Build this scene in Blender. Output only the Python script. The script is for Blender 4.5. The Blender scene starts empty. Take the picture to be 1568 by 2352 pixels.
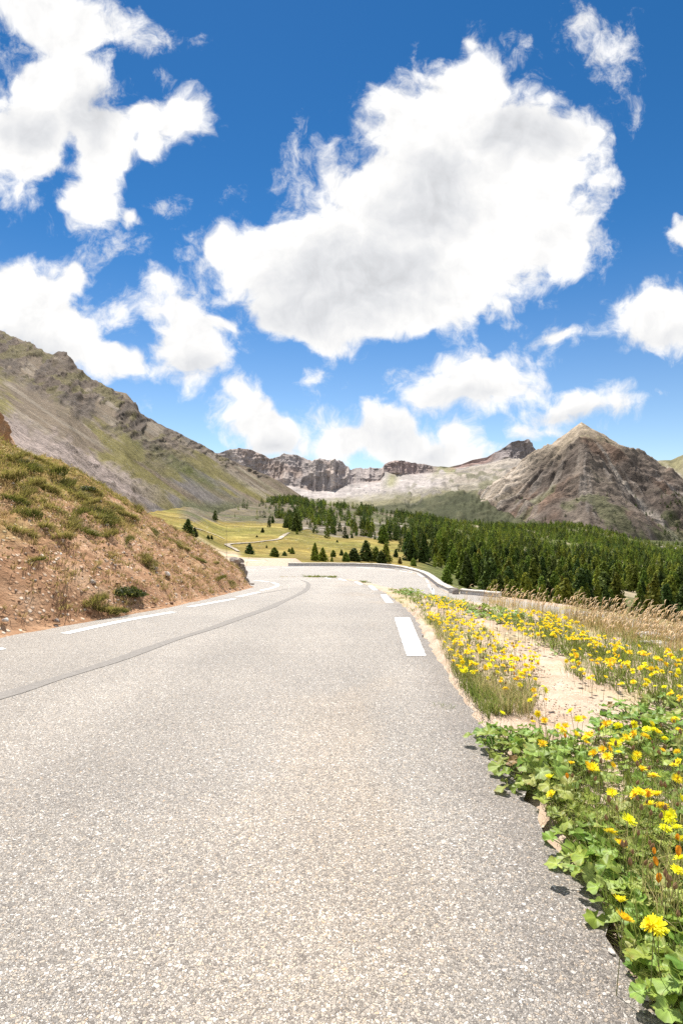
import bpy, math, random
import numpy as np
from mathutils import Vector, Matrix, Euler

random.seed(7)
RS = np.random.RandomState(11)
sc = bpy.context.scene
COL = sc.collection
CAMZ = 1.2
FPX = 1306.0          # focal length in units of the 1568-wide survey of the place
CX, CY = 784.0, 1176.0

# ------------------------------------------------------------------ noise
def _hash(ix, iy, iz):
    n = (ix.astype(np.int64) * 374761393 + iy.astype(np.int64) * 668265263 + iz.astype(np.int64) * 1442695041) & 0xFFFFFFFF
    n = ((n ^ (n >> 13)) * 1274126177) & 0xFFFFFFFF
    n = ((n ^ (n >> 16)) * 2246822519) & 0xFFFFFFFF
    n = n ^ (n >> 15)
    return n.astype(np.float64) / 4294967295.0

def vnoise(x, y, z=0.0):
    x = np.asarray(x, float); y = np.asarray(y, float)
    z = np.zeros_like(x) + z
    ix, iy, iz = np.floor(x), np.floor(y), np.floor(z)
    fx, fy, fz = x - ix, y - iy, z - iz
    q = lambda t: t * t * t * (t * (t * 6 - 15) + 10)
    ux, uy, uz = q(fx), q(fy), q(fz)
    r = 0
    for dx in (0, 1):
        wx = ux if dx else 1 - ux
        for dy in (0, 1):
            wy = uy if dy else 1 - uy
            for dz in (0, 1):
                wz = uz if dz else 1 - uz
                r = r + wx * wy * wz * _hash(ix + dx, iy + dy, iz + dz)
    return r * 2 - 1

def fbm(x, y, z=0.0, octs=5, gain=0.5):
    a, s, t, f = 1.0, 0.0, 0.0, 1.0
    for o in range(octs):
        s = s + a * vnoise(x * f + 17.3 * o, y * f - 9.1 * o, z * f + 3.7 * o)
        t += a; a *= gain; f *= 2.03
    return s / t

def ridged(x, y, z=0.0, octs=5, gain=0.5):
    a, s, t, f = 1.0, 0.0, 0.0, 1.0
    for o in range(octs):
        v = 1 - np.abs(vnoise(x * f + 7.7 * o, y * f + 4.1 * o, z * f - 2.2 * o))
        s = s + a * v * v
        t += a; a *= gain; f *= 2.07
    return s / t

def sstep(a, b, x):
    t = np.clip((np.asarray(x, float) - a) / (b - a), 0, 1)
    return t * t * (3 - 2 * t)

def lerp(a, b, t): return a + (b - a) * t

def mixc(c0, c1, w):
    w = np.asarray(w)[..., None]
    return c0 * (1 - w) + np.asarray(c1, float) * w

# ------------------------------------------------------------------ mesh helpers
def mk(name, V, F, mat=None, parent=None, smooth=True, col=None, link=True):
    """V (n,3); F an int array (m,3|4) or a list of such arrays."""
    V = np.asarray(V, np.float32)
    Fs = F if isinstance(F, list) else [F]
    Fs = [np.asarray(f, np.int32) for f in Fs if len(f)]
    me = bpy.data.meshes.new(name)
    me.vertices.add(len(V)); me.vertices.foreach_set('co', V.ravel())
    idx = np.concatenate([f.ravel() for f in Fs])
    tot = np.concatenate([np.full(len(f), f.shape[1], np.int32) for f in Fs])
    start = np.concatenate([[0], np.cumsum(tot)[:-1]]).astype(np.int32)
    me.loops.add(len(idx)); me.loops.foreach_set('vertex_index', idx)
    me.polygons.add(len(tot)); me.polygons.foreach_set('loop_start', start)
    if smooth:
        me.polygons.foreach_set('use_smooth', np.ones(len(tot), bool))
    if col is not None:
        a = me.color_attributes.new('Col', 'FLOAT_COLOR', 'POINT')
        c = np.ones((len(V), 4), np.float32); c[:, :3] = col
        a.data.foreach_set('color', c.ravel())
    me.update(calc_edges=True); me.validate()
    if mat: me.materials.append(mat)
    if not link: return me
    o = bpy.data.objects.new(name, me); COL.objects.link(o)
    if parent: o.parent = parent
    return o

def grid_faces(nr, nc):
    i = np.arange(nr * nc).reshape(nr, nc)
    return np.stack([i[:-1, :-1], i[:-1, 1:], i[1:, 1:], i[1:, :-1]], -1).reshape(-1, 4)

def tag(o, label=None, cat=None, group=None, kind=None):
    if label: o['label'] = label
    if cat: o['category'] = cat
    if group: o['group'] = group
    if kind: o['kind'] = kind
    return o

def empty(name, loc, rz=0.0):
    o = bpy.data.objects.new(name, None); COL.objects.link(o)
    o.location = loc; o.rotation_euler = (0, 0, rz); o.empty_display_size = 0.1
    return o

def link_mesh(name, me, parent):
    o = bpy.data.objects.new(name, me); COL.objects.link(o); o.parent = parent
    return o

# ------------------------------------------------------------------ materials
def new_mat(name):
    m = bpy.data.materials.new(name); m.use_nodes = True
    nt = m.node_tree
    for n in list(nt.nodes): nt.nodes.remove(n)
    out = nt.nodes.new('ShaderNodeOutputMaterial')
    b = nt.nodes.new('ShaderNodeBsdfPrincipled')
    nt.links.new(b.outputs[0], out.inputs[0])
    b.inputs['Specular IOR Level'].default_value = 0.2
    b.inputs['Roughness'].default_value = 0.9
    return m, nt, b

def N(nt, t, **kw):
    n = nt.nodes.new(t)
    for k, v in kw.items():
        if k in n.inputs: n.inputs[k].default_value = v
        else: setattr(n, k, v)
    return n

def noise_node(nt, vec, scale, detail=6, rough=0.55):
    n = N(nt, 'ShaderNodeTexNoise'); n.inputs['Scale'].default_value = scale
    n.inputs['Detail'].default_value = detail; n.inputs['Roughness'].default_value = rough
    nt.links.new(vec, n.inputs['Vector'])
    return n

def ramp(nt, fac, stops, interp='LINEAR'):
    r = N(nt, 'ShaderNodeValToRGB'); r.color_ramp.interpolation = interp
    e = r.color_ramp.elements
    while len(e) > 1: e.remove(e[-1])
    e[0].position = stops[0][0]; e[0].color = (*stops[0][1], 1)
    for p, c in stops[1:]:
        x = e.new(p); x.color = (*c, 1)
    nt.links.new(fac, r.inputs[0])
    return r

def g3(v): return (v, v, v)

def mul_col(nt, a, b, fac=1.0):
    m = N(nt, 'ShaderNodeMix', data_type='RGBA', blend_type='MULTIPLY'); m.inputs[0].default_value = fac
    nt.links.new(a, m.inputs[6]); nt.links.new(b, m.inputs[7])
    return m.outputs[2]

def mix_col(nt, a, b, f):
    m = N(nt, 'ShaderNodeMix', data_type='RGBA')
    nt.links.new(a, m.inputs[6])
    if isinstance(b, tuple): m.inputs[7].default_value = (*b, 1)
    else: nt.links.new(b, m.inputs[7])
    nt.links.new(f, m.inputs[0])
    return m.outputs[2]

def terrain_mat(name, scales, bump=0.5, dist=1.0, lo=0.6, hi=1.4, speck=None):
    """vertex colour (albedo) broken up by two noises and bumped"""
    m, nt, b = new_mat(name)
    at = N(nt, 'ShaderNodeAttribute', attribute_name='Col')
    tc = N(nt, 'ShaderNodeTexCoord')
    c = at.outputs['Color']
    hs = None
    for s in scales:
        n = noise_node(nt, tc.outputs['Object'], s, 5, 0.62)
        r = ramp(nt, n.outputs['Fac'], [(0.3, g3(lo)), (0.7, g3(hi))])
        c = mul_col(nt, c, r.outputs[0])
        if hs is None: hs = n.outputs['Fac']
        else:
            ad = N(nt, 'ShaderNodeMath', operation='ADD'); nt.links.new(hs, ad.inputs[0]); nt.links.new(n.outputs['Fac'], ad.inputs[1]); hs = ad.outputs[0]
    if speck:
        sc_, thr, colr = speck
        v = N(nt, 'ShaderNodeTexVoronoi'); v.inputs['Scale'].default_value = sc_
        nt.links.new(tc.outputs['Object'], v.inputs['Vector'])
        r = ramp(nt, v.outputs['Distance'], [(thr, g3(1)), (thr + 0.12, g3(0))])
        n2 = noise_node(nt, tc.outputs['Object'], sc_ * 0.13, 3)
        r2 = ramp(nt, n2.outputs['Fac'], [(0.48, g3(0)), (0.6, g3(1))])
        f = mul_col(nt, r.outputs[0], r2.outputs[0])
        c = mix_col(nt, c, colr, f)
    bp = N(nt, 'ShaderNodeBump'); bp.inputs['Strength'].default_value = bump; bp.inputs['Distance'].default_value = dist
    nt.links.new(hs, bp.inputs['Height']); nt.links.new(bp.outputs[0], b.inputs['Normal'])
    nt.links.new(c, b.inputs['Base Color'])
    b.inputs['Specular IOR Level'].default_value = 0.05
    return m

def leafy_mat(name, trans=0.25, rough=0.6, var=0.0, spec=0.2, tint=(1, 1, 1)):
    """vertex-coloured leaves and blades that let some light through"""
    m, nt, b = new_mat(name)
    at = N(nt, 'ShaderNodeAttribute', attribute_name='Col')
    c = at.outputs['Color']
    if var:
        oi = N(nt, 'ShaderNodeObjectInfo')
        hs = N(nt, 'ShaderNodeHueSaturation')
        mr = N(nt, 'ShaderNodeMapRange'); mr.inputs[3].default_value = 1 - var; mr.inputs[4].default_value = 1 + var
        nt.links.new(oi.outputs['Random'], mr.inputs[0]); nt.links.new(mr.outputs[0], hs.inputs['Value'])
        ml = N(nt, 'ShaderNodeMath', operation='MULTIPLY'); ml.inputs[1].default_value = 7.31
        fr = N(nt, 'ShaderNodeMath', operation='FRACT')
        mh = N(nt, 'ShaderNodeMapRange'); mh.inputs[3].default_value = 0.5 - 0.035; mh.inputs[4].default_value = 0.5 + 0.02
        nt.links.new(oi.outputs['Random'], ml.inputs[0]); nt.links.new(ml.outputs[0], fr.inputs[0])
        nt.links.new(fr.outputs[0], mh.inputs[0]); nt.links.new(mh.outputs[0], hs.inputs['Hue'])
        nt.links.new(c, hs.inputs['Color']); c = hs.outputs[0]
    nt.links.new(c, b.inputs['Base Color'])
    b.inputs['Roughness'].default_value = rough
    b.inputs['Specular IOR Level'].default_value = spec
    if trans:
        tr = N(nt, 'ShaderNodeBsdfTranslucent'); nt.links.new(c, tr.inputs['Color'])
        mx = N(nt, 'ShaderNodeMixShader'); mx.inputs[0].default_value = trans
        out = [n for n in nt.nodes if n.type == 'OUTPUT_MATERIAL'][0]
        nt.links.new(b.outputs[0], mx.inputs[1]); nt.links.new(tr.outputs[0], mx.inputs[2])
        nt.links.new(mx.outputs[0], out.inputs[0])
    return m

def stone_mat(name, c0, c1, scale=6, bump=0.6, bd=0.03):
    m, nt, b = new_mat(name)
    tc = N(nt, 'ShaderNodeTexCoord')
    n = noise_node(nt, tc.outputs['Object'], scale, 8, 0.65)
    r = ramp(nt, n.outputs['Fac'], [(0.32, c0), (0.68, c1)])
    n2 = noise_node(nt, tc.outputs['Object'], scale * 5, 5, 0.6)
    r2 = ramp(nt, n2.outputs['Fac'], [(0.3, g3(0.7)), (0.7, g3(1.2))])
    nt.links.new(mul_col(nt, r.outputs[0], r2.outputs[0]), b.inputs['Base Color'])
    bp = N(nt, 'ShaderNodeBump'); bp.inputs['Strength'].default_value = bump; bp.inputs['Distance'].default_value = bd
    ad = N(nt, 'ShaderNodeMath', operation='ADD'); nt.links.new(n.outputs['Fac'], ad.inputs[0]); nt.links.new(n2.outputs['Fac'], ad.inputs[1])
    nt.links.new(ad.outputs[0], bp.inputs['Height']); nt.links.new(bp.outputs[0], b.inputs['Normal'])
    return m

def asphalt_mat():
    m, nt, b = new_mat('asphalt')
    tc = N(nt, 'ShaderNodeTexCoord'); P = tc.outputs['Object']
    # warp a little so that chips are not regular cells
    nw = noise_node(nt, P, 60, 2)
    mad = N(nt, 'ShaderNodeVectorMath', operation='MULTIPLY_ADD'); mad.inputs[1].default_value = (0.006,) * 3
    nt.links.new(nw.outputs['Color'], mad.inputs[0]); nt.links.new(P, mad.inputs[2]); Q = mad.outputs[0]
    def chips(scale):
        v = N(nt, 'ShaderNodeTexVoronoi'); v.inputs['Scale'].default_value = scale
        nt.links.new(Q, v.inputs['Vector'])
        e = N(nt, 'ShaderNodeTexVoronoi', feature='DISTANCE_TO_EDGE'); e.inputs['Scale'].default_value = scale
        nt.links.new(Q, e.inputs['Vector'])
        sx = N(nt, 'ShaderNodeSeparateColor'); nt.links.new(v.outputs['Color'], sx.inputs[0])
        return sx, e
    s1, e1 = chips(96)
    s2, e2 = chips(225)
    pal = [(0.0, (0.125, 0.114, 0.106)), (0.16, (0.20, 0.186, 0.172)), (0.40, (0.275, 0.256, 0.236)), (0.62, (0.345, 0.32, 0.293)),
           (0.80, (0.40, 0.345, 0.28)), (0.87, (0.48, 0.46, 0.435)), (0.96, (0.66, 0.645, 0.62)), (1.0, (0.43, 0.315, 0.21))]
    c1 = ramp(nt, s1.outputs[0], pal)
    c2 = ramp(nt, s2.outputs[1], pal)
    # a big chip shows only where its cell is chosen; small grit elsewhere
    sel = ramp(nt, s1.outputs[2], [(0.46, g3(0)), (0.5, g3(1))])
    edge1 = ramp(nt, e1.outputs['Distance'], [(0.04, g3(0)), (0.13, g3(1))])
    f = mul_col(nt, sel.outputs[0], edge1.outputs[0])
    edge2 = ramp(nt, e2.outputs['Distance'], [(0.02, g3(0.42)), (0.16, g3(1))])
    small = mul_col(nt, c2.outputs[0], edge2.outputs[0])
    c = mix_col(nt, small, c1.outputs[0], f)
    # wear: paler wheel paths, browner dust toward the verge, darker strips
    nl = noise_node(nt, P, 0.55, 4, 0.6)
    rl = ramp(nt, nl.outputs['Fac'], [(0.3, (0.97, 0.945, 0.915)), (0.7, (1.20, 1.165, 1.11))])
    c = mul_col(nt, c, rl.outputs[0])
    at = N(nt, 'ShaderNodeAttribute', attribute_name='Col')
    c = mul_col(nt, c, at.outputs['Color'])
    nt.links.new(c, b.inputs['Base Color'])
    hsum = N(nt, 'ShaderNodeMath', operation='ADD')
    h1 = N(nt, 'ShaderNodeMath', operation='MULTIPLY'); h1.inputs[1].default_value = 1.0
    nt.links.new(f, h1.inputs[0])
    h2 = N(nt, 'ShaderNodeMath', operation='MULTIPLY'); h2.inputs[1].default_value = 0.5
    nt.links.new(edge2.outputs[0], h2.inputs[0])
    nt.links.new(h1.outputs[0], hsum.inputs[0]); nt.links.new(h2.outputs[0], hsum.inputs[1])
    bp = N(nt, 'ShaderNodeBump'); bp.inputs['Strength'].default_value = 0.75; bp.inputs['Distance'].default_value = 0.004
    nt.links.new(hsum.outputs[0], bp.inputs['Height']); nt.links.new(bp.outputs[0], b.inputs['Normal'])
    b.inputs['Roughness'].default_value = 0.62; b.inputs['Specular IOR Level'].default_value = 0.35
    return m

def paint_mat():
    m, nt, b = new_mat('road_paint')
    tc = N(nt, 'ShaderNodeTexCoord'); P = tc.outputs['Object']
    n = noise_node(nt, P, 55, 6, 0.7)
    r = ramp(nt, n.outputs['Fac'], [(0.34, (0.40, 0.38, 0.35)), (0.44, (0.80, 0.80, 0.785))])
    v = N(nt, 'ShaderNodeTexVoronoi'); v.inputs['Scale'].default_value = 95; nt.links.new(P, v.inputs['Vector'])
    nt.links.new(r.outputs[0], b.inputs['Base Color'])
    bp = N(nt, 'ShaderNodeBump'); bp.inputs['Strength'].default_value = 0.4; bp.inputs['Distance'].default_value = 0.003
    nt.links.new(v.outputs['Distance'], bp.inputs['Height']); nt.links.new(bp.outputs[0], b.inputs['Normal'])
    b.inputs['Roughness'].default_value = 0.6
    return m

def earth_mat(name, pal, scale, gravel, bump=0.8, bd=0.05, gpal=None):
    """loose earth with clods and pebbles; vertex colour tints it"""
    m, nt, b = new_mat(name)
    tc = N(nt, 'ShaderNodeTexCoord'); P = tc.outputs['Object']
    n = noise_node(nt, P, scale, 9, 0.65)
    c = ramp(nt, n.outputs['Fac'], pal).outputs[0]
    v = N(nt, 'ShaderNodeTexVoronoi'); v.inputs['Scale'].default_value = gravel; nt.links.new(P, v.inputs['Vector'])
    s = N(nt, 'ShaderNodeSeparateColor'); nt.links.new(v.outputs['Color'], s.inputs[0])
    gp = ramp(nt, s.outputs[0], gpal)
    e = ramp(nt, v.outputs['Distance'], [(0.25, g3(1)), (0.5, g3(0))])
    sel = ramp(nt, s.outputs[1], [(0.50, g3(0)), (0.55, g3(1))])
    f = mul_col(nt, e.outputs[0], sel.outputs[0])
    c = mix_col(nt, c, gp.outputs[0], f)
    at = N(nt, 'ShaderNodeAttribute', attribute_name='Col')
    c = mul_col(nt, c, at.outputs['Color'])
    nt.links.new(c, b.inputs['Base Color'])
    n3 = noise_node(nt, P, gravel * 0.45, 5, 0.7)
    a1 = N(nt, 'ShaderNodeMath', operation='MULTIPLY_ADD'); a1.inputs[1].default_value = 0.35
    nt.links.new(f, a1.inputs[0]); nt.links.new(n3.outputs['Fac'], a1.inputs[2])
    bp = N(nt, 'ShaderNodeBump'); bp.inputs['Strength'].default_value = bump; bp.inputs['Distance'].default_value = bd
    nt.links.new(a1.outputs[0], bp.inputs['Height']); nt.links.new(bp.outputs[0], b.inputs['Normal'])
    b.inputs['Specular IOR Level'].default_value = 0.1
    return m

M_ASPHALT = asphalt_mat()
M_PAINT = paint_mat()
M_TAR = stone_mat('tar_seam', (0.185, 0.17, 0.155), (0.27, 0.25, 0.23), 30, 0.3, 0.003)
M_BANK = earth_mat('bank_earth', [(0.3, (0.185, 0.094, 0.048)), (0.5, (0.335, 0.19, 0.106)), (0.7, (0.46, 0.30, 0.187))], 1.6, 14, 1.0, 0.05,
                   [(0, (0.28, 0.15, 0.08)), (0.5, (0.46, 0.29, 0.17)), (0.8, (0.55, 0.42, 0.31)), (1, (0.66, 0.56, 0.46))])
M_VERGE = earth_mat('verge_grit', [(0.3, (0.33, 0.235, 0.165)), (0.5, (0.44, 0.335, 0.25)), (0.7, (0.54, 0.44, 0.35))], 3.0, 55, 0.9, 0.012,
                    [(0, (0.34, 0.24, 0.17)), (0.5, (0.50, 0.37, 0.27)), (0.8, (0.60, 0.50, 0.40)), (1, (0.68, 0.62, 0.56))])
M_MID = terrain_mat('meadow_and_moraine', (0.03, 0.14, 0.7), 0.6, 1.2, 0.62, 1.34, (0.35, 0.08, (0.5, 0.47, 0.43)))
M_MTN = terrain_mat('scree_slope', (0.05, 0.22, 0.8), 0.7, 1.4, 0.74, 1.26, (0.22, 0.07, (0.36, 0.32, 0.28)))
M_FAR = terrain_mat('far_rock', (0.006, 0.03, 0.10), 0.4, 6.0, 0.76, 1.24)
M_PYR = terrain_mat('summit_rock', (0.008, 0.04, 0.14), 0.6, 6.0, 0.70, 1.30)
M_GRASS = leafy_mat('grass_blades', 0.48, 0.6)
M_LEAF = leafy_mat('broad_leaves', 0.38, 0.5, 0.12, 0.3)
M_STEM = leafy_mat('stems', 0.3, 0.6)
M_PETAL = leafy_mat('petals', 0.3, 0.6, 0.04, 0.15)
M_CROWN = leafy_mat('conifer_needles', 0.34, 0.7, 0.36, 0.1)
M_WOOD = leafy_mat('forest_needles', 0.36, 0.7, 0.0, 0.1)
M_BARK = stone_mat('bark', (0.07, 0.05, 0.035), (0.16, 0.12, 0.09), 3)
M_ROCK = stone_mat('outcrop_rock', (0.20, 0.16, 0.14), (0.42, 0.36, 0.31), 2.2, 0.8, 0.12)
M_ROCKO = stone_mat('orange_cliff', (0.26, 0.14, 0.07), (0.44, 0.29, 0.18), 0.5, 0.9, 0.3)
M_PALE = stone_mat('pale_stone', (0.55, 0.50, 0.44), (0.74, 0.70, 0.65), 7, 0.5, 0.02)
M_WALL = stone_mat('parapet_masonry', (0.50, 0.47, 0.43), (0.74, 0.70, 0.65), 5, 0.6, 0.03)
M_COPE = stone_mat('parapet_coping', (0.48, 0.44, 0.39), (0.64, 0.60, 0.54), 4, 0.4, 0.02)

# ------------------------------------------------------------------ road profile and ground
_yy = np.linspace(-10, 140, 3001)
_sl = np.interp(_yy, [-10, 8, 10.5, 43, 47, 60, 64, 140], [.049, .049, .092, .092, .053, .053, 0, 0])
_A = np.concatenate([[0], np.cumsum((_sl[1:] + _sl[:-1]) / 2 * np.diff(_yy))])
_A = _A - np.interp(0, _yy, _A) + 1.2
def A(Y): return np.interp(Y, _yy, _A)               # drop of the upper road below the eye
def XL(Y): return np.interp(Y, [-10, 0, 5, 7, 9, 10.5, 13, 17, 21, 23, 25, 27, 29, 31, 34],
                            [-4.6, -4.55, -4.4, -4.14, -3.5, -3.2, -3.1, -3.07, -3.1, -3.45, -4.3, -6, -9, -13, -17])
def XR(Y): return np.interp(Y, [-10, 1.4, 3.5, 5.9, 8.7, 12, 16, 20, 24, 28, 31, 33, 34.2, 35, 35.5, 36],
                            [.7, .82, .90, .97, 1.12, 1.2, 1.22, 1.12, .85, .45, .0, -.45, -1.0, -1.9, -3.2, -4.8])
_cy = [-8, 0, 4, 7.2, 9.2, 12, 15, 19.5, 27, 32, 34.5, 36, 36.3]
_cx = [8, 6.8, 5.4, 4.3, 3.5, 3.0, 2.5, 1.8, .95, .3, -.4, -2, -4.5]
def crest_e(X, Y):
    e1 = np.where(Y < 36.3, X - np.interp(Y, _cy, _cx), 60.0)
    yc = np.interp(-X, [-x for x in _cx], _cy)
    e2 = np.where(X > -4.5, Y - yc, Y - 36.3)
    return np.minimum(e1, e2)
OUT = np.array([(-40, 70), (-14, 64), (-5.9, 60.9), (-3.2, 61.1), (1.7, 60.2), (5.3, 57.4), (6.75, 53.8), (7.5, 48.7), (7.45, 42.9), (7.6, 40.3), (9.2, 39.2), (12.5, 36.0), (17, 30), (22, 20), (26, 8), (30, -8)], float)
def out_d(X, Y):
    """signed distance beyond the outer edge of the hairpin (positive outside)"""
    best = np.full(np.shape(X), 1e9); sgn = np.full(np.shape(X), -1.0)
    for (ax, ay), (bx, by) in zip(OUT[:-1], OUT[1:]):
        dx, dy = bx - ax, by - ay; L2 = dx * dx + dy * dy
        t = np.clip(((X - ax) * dx + (Y - ay) * dy) / L2, 0, 1)
        d = np.hypot(X - ax - t * dx, Y - ay - t * dy)
        cr = dx * (Y - ay) - dy * (X - ax)
        m = d < best - 1e-9
        best = np.where(m, d, best); sgn = np.where(m, np.where(cr > 0, 1.0, -1.0), sgn)
    return best * sgn
def drop(X, Y):
    X = np.asarray(X, float); Y = np.asarray(Y, float)
    a = A(Y); e = crest_e(X, Y)
    w = sstep(-6.5, -1.0, X)
    B = 5.66
    emb = np.minimum(np.maximum(e, 0) * 0.55, np.maximum(B - a, 0)) * w
    emb = np.where(Y > 46, np.maximum(B - a, 0) * sstep(-6.5, -1, X), emb) if np.ndim(X) else emb
    d = a + emb
    o = out_d(X, Y)
    sl = np.where(X < -7, 0.06, np.interp(X, [-7, -3, 3], [0.06, 0.22, 0.5]))
    return d + np.maximum(o - 0.25, 0) * sl
def gz(X, Y): return CAMZ - drop(X, Y)
def crestY(X): return np.interp(-X, [3.6, 4.0, 4.3, 5.4, 7.1, 9.6, 14, 20, 30], [24.6, 24.2, 23.0, 21.4, 20.2, 16.2, 14.5, 13.5, 13])
# the brow of the bank: where the slope has climbed to the skyline seen from the road
_bx = [-900, -400, 0, 80, 150, 240, 330, 390, 450, 500, 540, 562]
_by = [640, 850, 1012, 1042, 1073, 1122, 1177, 1214, 1251, 1275, 1298, 1330]
_cr = []
for x_, y_ in zip(_bx, _by):
    q = np.linspace(4, 30, 5000); Xq = (x_ - CX) / FPX * q
    zb_ = CAMZ - A(q) + .72 * np.maximum(XL(q) - Xq, 0) + .06
    ok_ = (XL(q) - Xq > .3) & (zb_ >= CAMZ + (CY - y_) / FPX * q)
    k_ = np.argmax(ok_) if ok_.any() else np.searchsorted(q, 24)
    _cr.append((-Xq[k_], q[k_]))
_cr = sorted(_cr)
_crx = [c_[0] for c_ in _cr]; _cry = [c_[1] for c_ in _cr]
def crestY(X): return np.interp(-X, _crx, _cry)
def bank_z(X, Y):
    d = np.maximum(XL(Y) - X, 0)
    up = 0.72 * d * sstep(-0.05, 0.5, d) + 0.06 * sstep(0, 0.3, d)
    fall = np.maximum(Y - crestY(X), 0)
    fall = fall * 0.95
    z = CAMZ - A(Y) + np.maximum(up - fall, -0.15 + 0 * up)
    return z
def bank_noise(X, Y):
    d = np.maximum(XL(Y) - X, 0)
    w = sstep(0.0, 1.2, d)
    n = 0.20 * fbm(X * .55, Y * .55, 1, 4) + 0.16 * ridged(X * 1.7 + .4 * Y, Y * 1.1, 2, 4) + 0.10 * fbm(X * 4, Y * 4, 5, 5, .65) + 0.09 * (ridged(X * 3.2 + 1.6 * Y, Y * 1.5, 12, 4) - .5)
    return n * (0.12 + 0.88 * w)

def px(x, y, Y):
    return np.array([(x - CX) / FPX * Y, Y, CAMZ + (CY - y) / FPX * Y])
_ray = np.concatenate([np.linspace(0.9, 14, 2600), np.linspace(14, 95, 4000)])
def hit(x, y, h=0.0):
    """where the survey line of sight (x, y) comes down to height h above the road ground"""
    X = (x - CX) / FPX * _ray; Z = CAMZ + (CY - y) / FPX * _ray
    g = gz(X, _ray) + h
    k = np.argmax(Z <= g)
    return np.array([X[k], _ray[k], g[k]])

# ground sheet under and beside the road
ys = np.concatenate([np.arange(-6, 1, .25), np.arange(1, 16, .07), np.arange(16, 40, .2), np.arange(40, 66, .4), np.arange(66, 96, 1.5)])
xs = np.concatenate([np.arange(-46, -6, 1.2), np.arange(-6, .4, .4), np.arange(.4, 6, .06), np.arange(6, 14, .25), np.arange(14, 60, 1.5)])
X, Y = np.meshgrid(xs, ys)
Z = gz(X, Y)
onroad = ((X < XR(Y) + .06) & (Y < 36.1)) | (out_d(X, Y) < -0.6) & (Y > 36) & (X < 9)
und = (0.035 * fbm(X * 1.3, Y * 1.3, 0, 4) + 0.012 * fbm(X * 9, Y * 9, 3, 3)) * sstep(0.05, .6, X - XR(np.minimum(Y, 35.9)))
Z = Z + und - np.where(onroad | ((X < 2) & (Y > 33) & (Y < 62)), 0.07, 0.012)
V = np.stack([X, Y, Z], -1).reshape(-1, 3)
col = np.ones((len(V), 3)) * np.array([1.0, 1.0, 1.0])
gn = fbm(V[:, 0] * .8, V[:, 1] * .8, 9, 4)
od = out_d(V[:, 0], V[:, 1])
gf = sstep(1.0, 4.0, od) * sstep(-6, -2, V[:, 0])
gf = np.maximum(gf, 0.75 * sstep(.6, 2.5, crest_e(V[:, 0], V[:, 1])) * (od < 0) * (V[:, 1] < 34))
col = mixc(col, (0.62, 0.72, 0.34), np.clip(gf, 0, 1))
col = mixc(col, (0.80, 0.92, 0.52), 0.55 * sstep(.05, .45, gn) * (V[:, 0] > 1.2) * (V[:, 1] < 30))
ground = mk('ground', V, grid_faces(len(ys), len(xs)), M_VERGE, col=col)
tag(ground, 'pale pinkish grit ground of the verge and lay-by beside the road', kind='structure')

# ------------------------------------------------------------------ road
rows = np.concatenate([np.arange(-6, 1, .3), np.arange(1, 16, .09), np.arange(16, 36.05, .15)])
nc = 46
rv, rf, rc = [], [], []
base = 0
t = np.linspace(0, 1, nc); t = 1 - (1 - t) ** 1.6            # denser at the verge side
l = XL(rows)[:, None] - 0.25
jag = 0.05 * fbm(rows * 3.1, rows * 0 + 2, 0, 4, .65) + 0.028 * vnoise(rows * 11, rows * 0)
r = (XR(rows) + jag * np.where(rows < 30, 1, 2))[:, None]
X = l + (r - l) * t; Y = np.repeat(rows[:, None], nc, 1)
Z = CAMZ - A(Y) + 0.01 * 0
rv.append(np.stack([X, Y, Z], -1).reshape(-1, 3)); rf.append(grid_faces(len(rows), nc) + base); base += X.size
dr = (r - X)
c = np.ones(X.shape + (3,))
edge = 1 - sstep(0.0, .45, dr + .12 * fbm(X * 2.5, Y * 2.5, 3, 4))
c = mixc(c, (0.70, 0.68, 0.68), 0.8 * edge)
dust = sstep(.1, .5, fbm(X * .9, Y * .5, 6, 4)) * (1 - sstep(.4, 2.0, dr))
c = mixc(c, (1.12, 1.03, .92), .6 * dust)
for wx in (-1.9, -.35):                                        # worn wheel paths, a little paler
    c = c * (1 + .09 * np.exp(-((X - wx - .12 * np.sin(Y * .3)) / .35) ** 2))[..., None]
c = c * (1 + .10 * fbm(X * 1.6, Y * .22, 41, 4) + .05 * fbm(X * .5, Y * .5, 44, 3))[..., None]
rc.append(c.reshape(-1, 3))
def patch(ys_, l_, r_, n):
    global base
    X = l_[:, None] + (r_ - l_)[:, None] * np.linspace(0, 1, n)
    Y = np.repeat(ys_[:, None], n, 1)
    rv.append(np.stack([X, Y, gz(X, Y) - 0.0], -1).reshape(-1, 3)); rf.append(grid_faces(len(ys_), n) + base); base += X.size
    rc.append(np.ones((X.size, 3)))
def XO(Y): return np.interp(Y, [39.5, 40.3, 42.9, 48.7, 53.8, 57.4, 60.2, 60.7], [7.4, 7.35, 7.2, 7.25, 6.5, 5.05, 1.4, -3.4])
y1 = np.arange(36.05, 40.01, .15)
patch(y1, y1 * 0 - 17, np.interp(y1, [36, 36.6, 37.6, 40], [-4.8, -4.6, -3.9, -3.0]), 30)
y2 = np.arange(39.6, 60.75, .25)
patch(y2, np.interp(y2, [39.6, 40.0, 60], [-3.2, -17, -17]), XO(y2), 90)
y3 = np.arange(24, 39.9, .3)
patch(y3, np.interp(y3, [24, 33, 36, 39.9], [7.0, 4.2, 2.0, -2.5]), np.interp(y3, [24, 30, 36, 39.5, 39.9], [18, 15.5, 11.5, 8.2, 7.4]), 40)
road = mk('road', np.concatenate(rv), np.concatenate(rf), M_ASPHALT, col=np.concatenate(rc))
tag(road, 'sun-bleached grey chip-seal mountain road running down into a hairpin bend', kind='structure')

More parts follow.
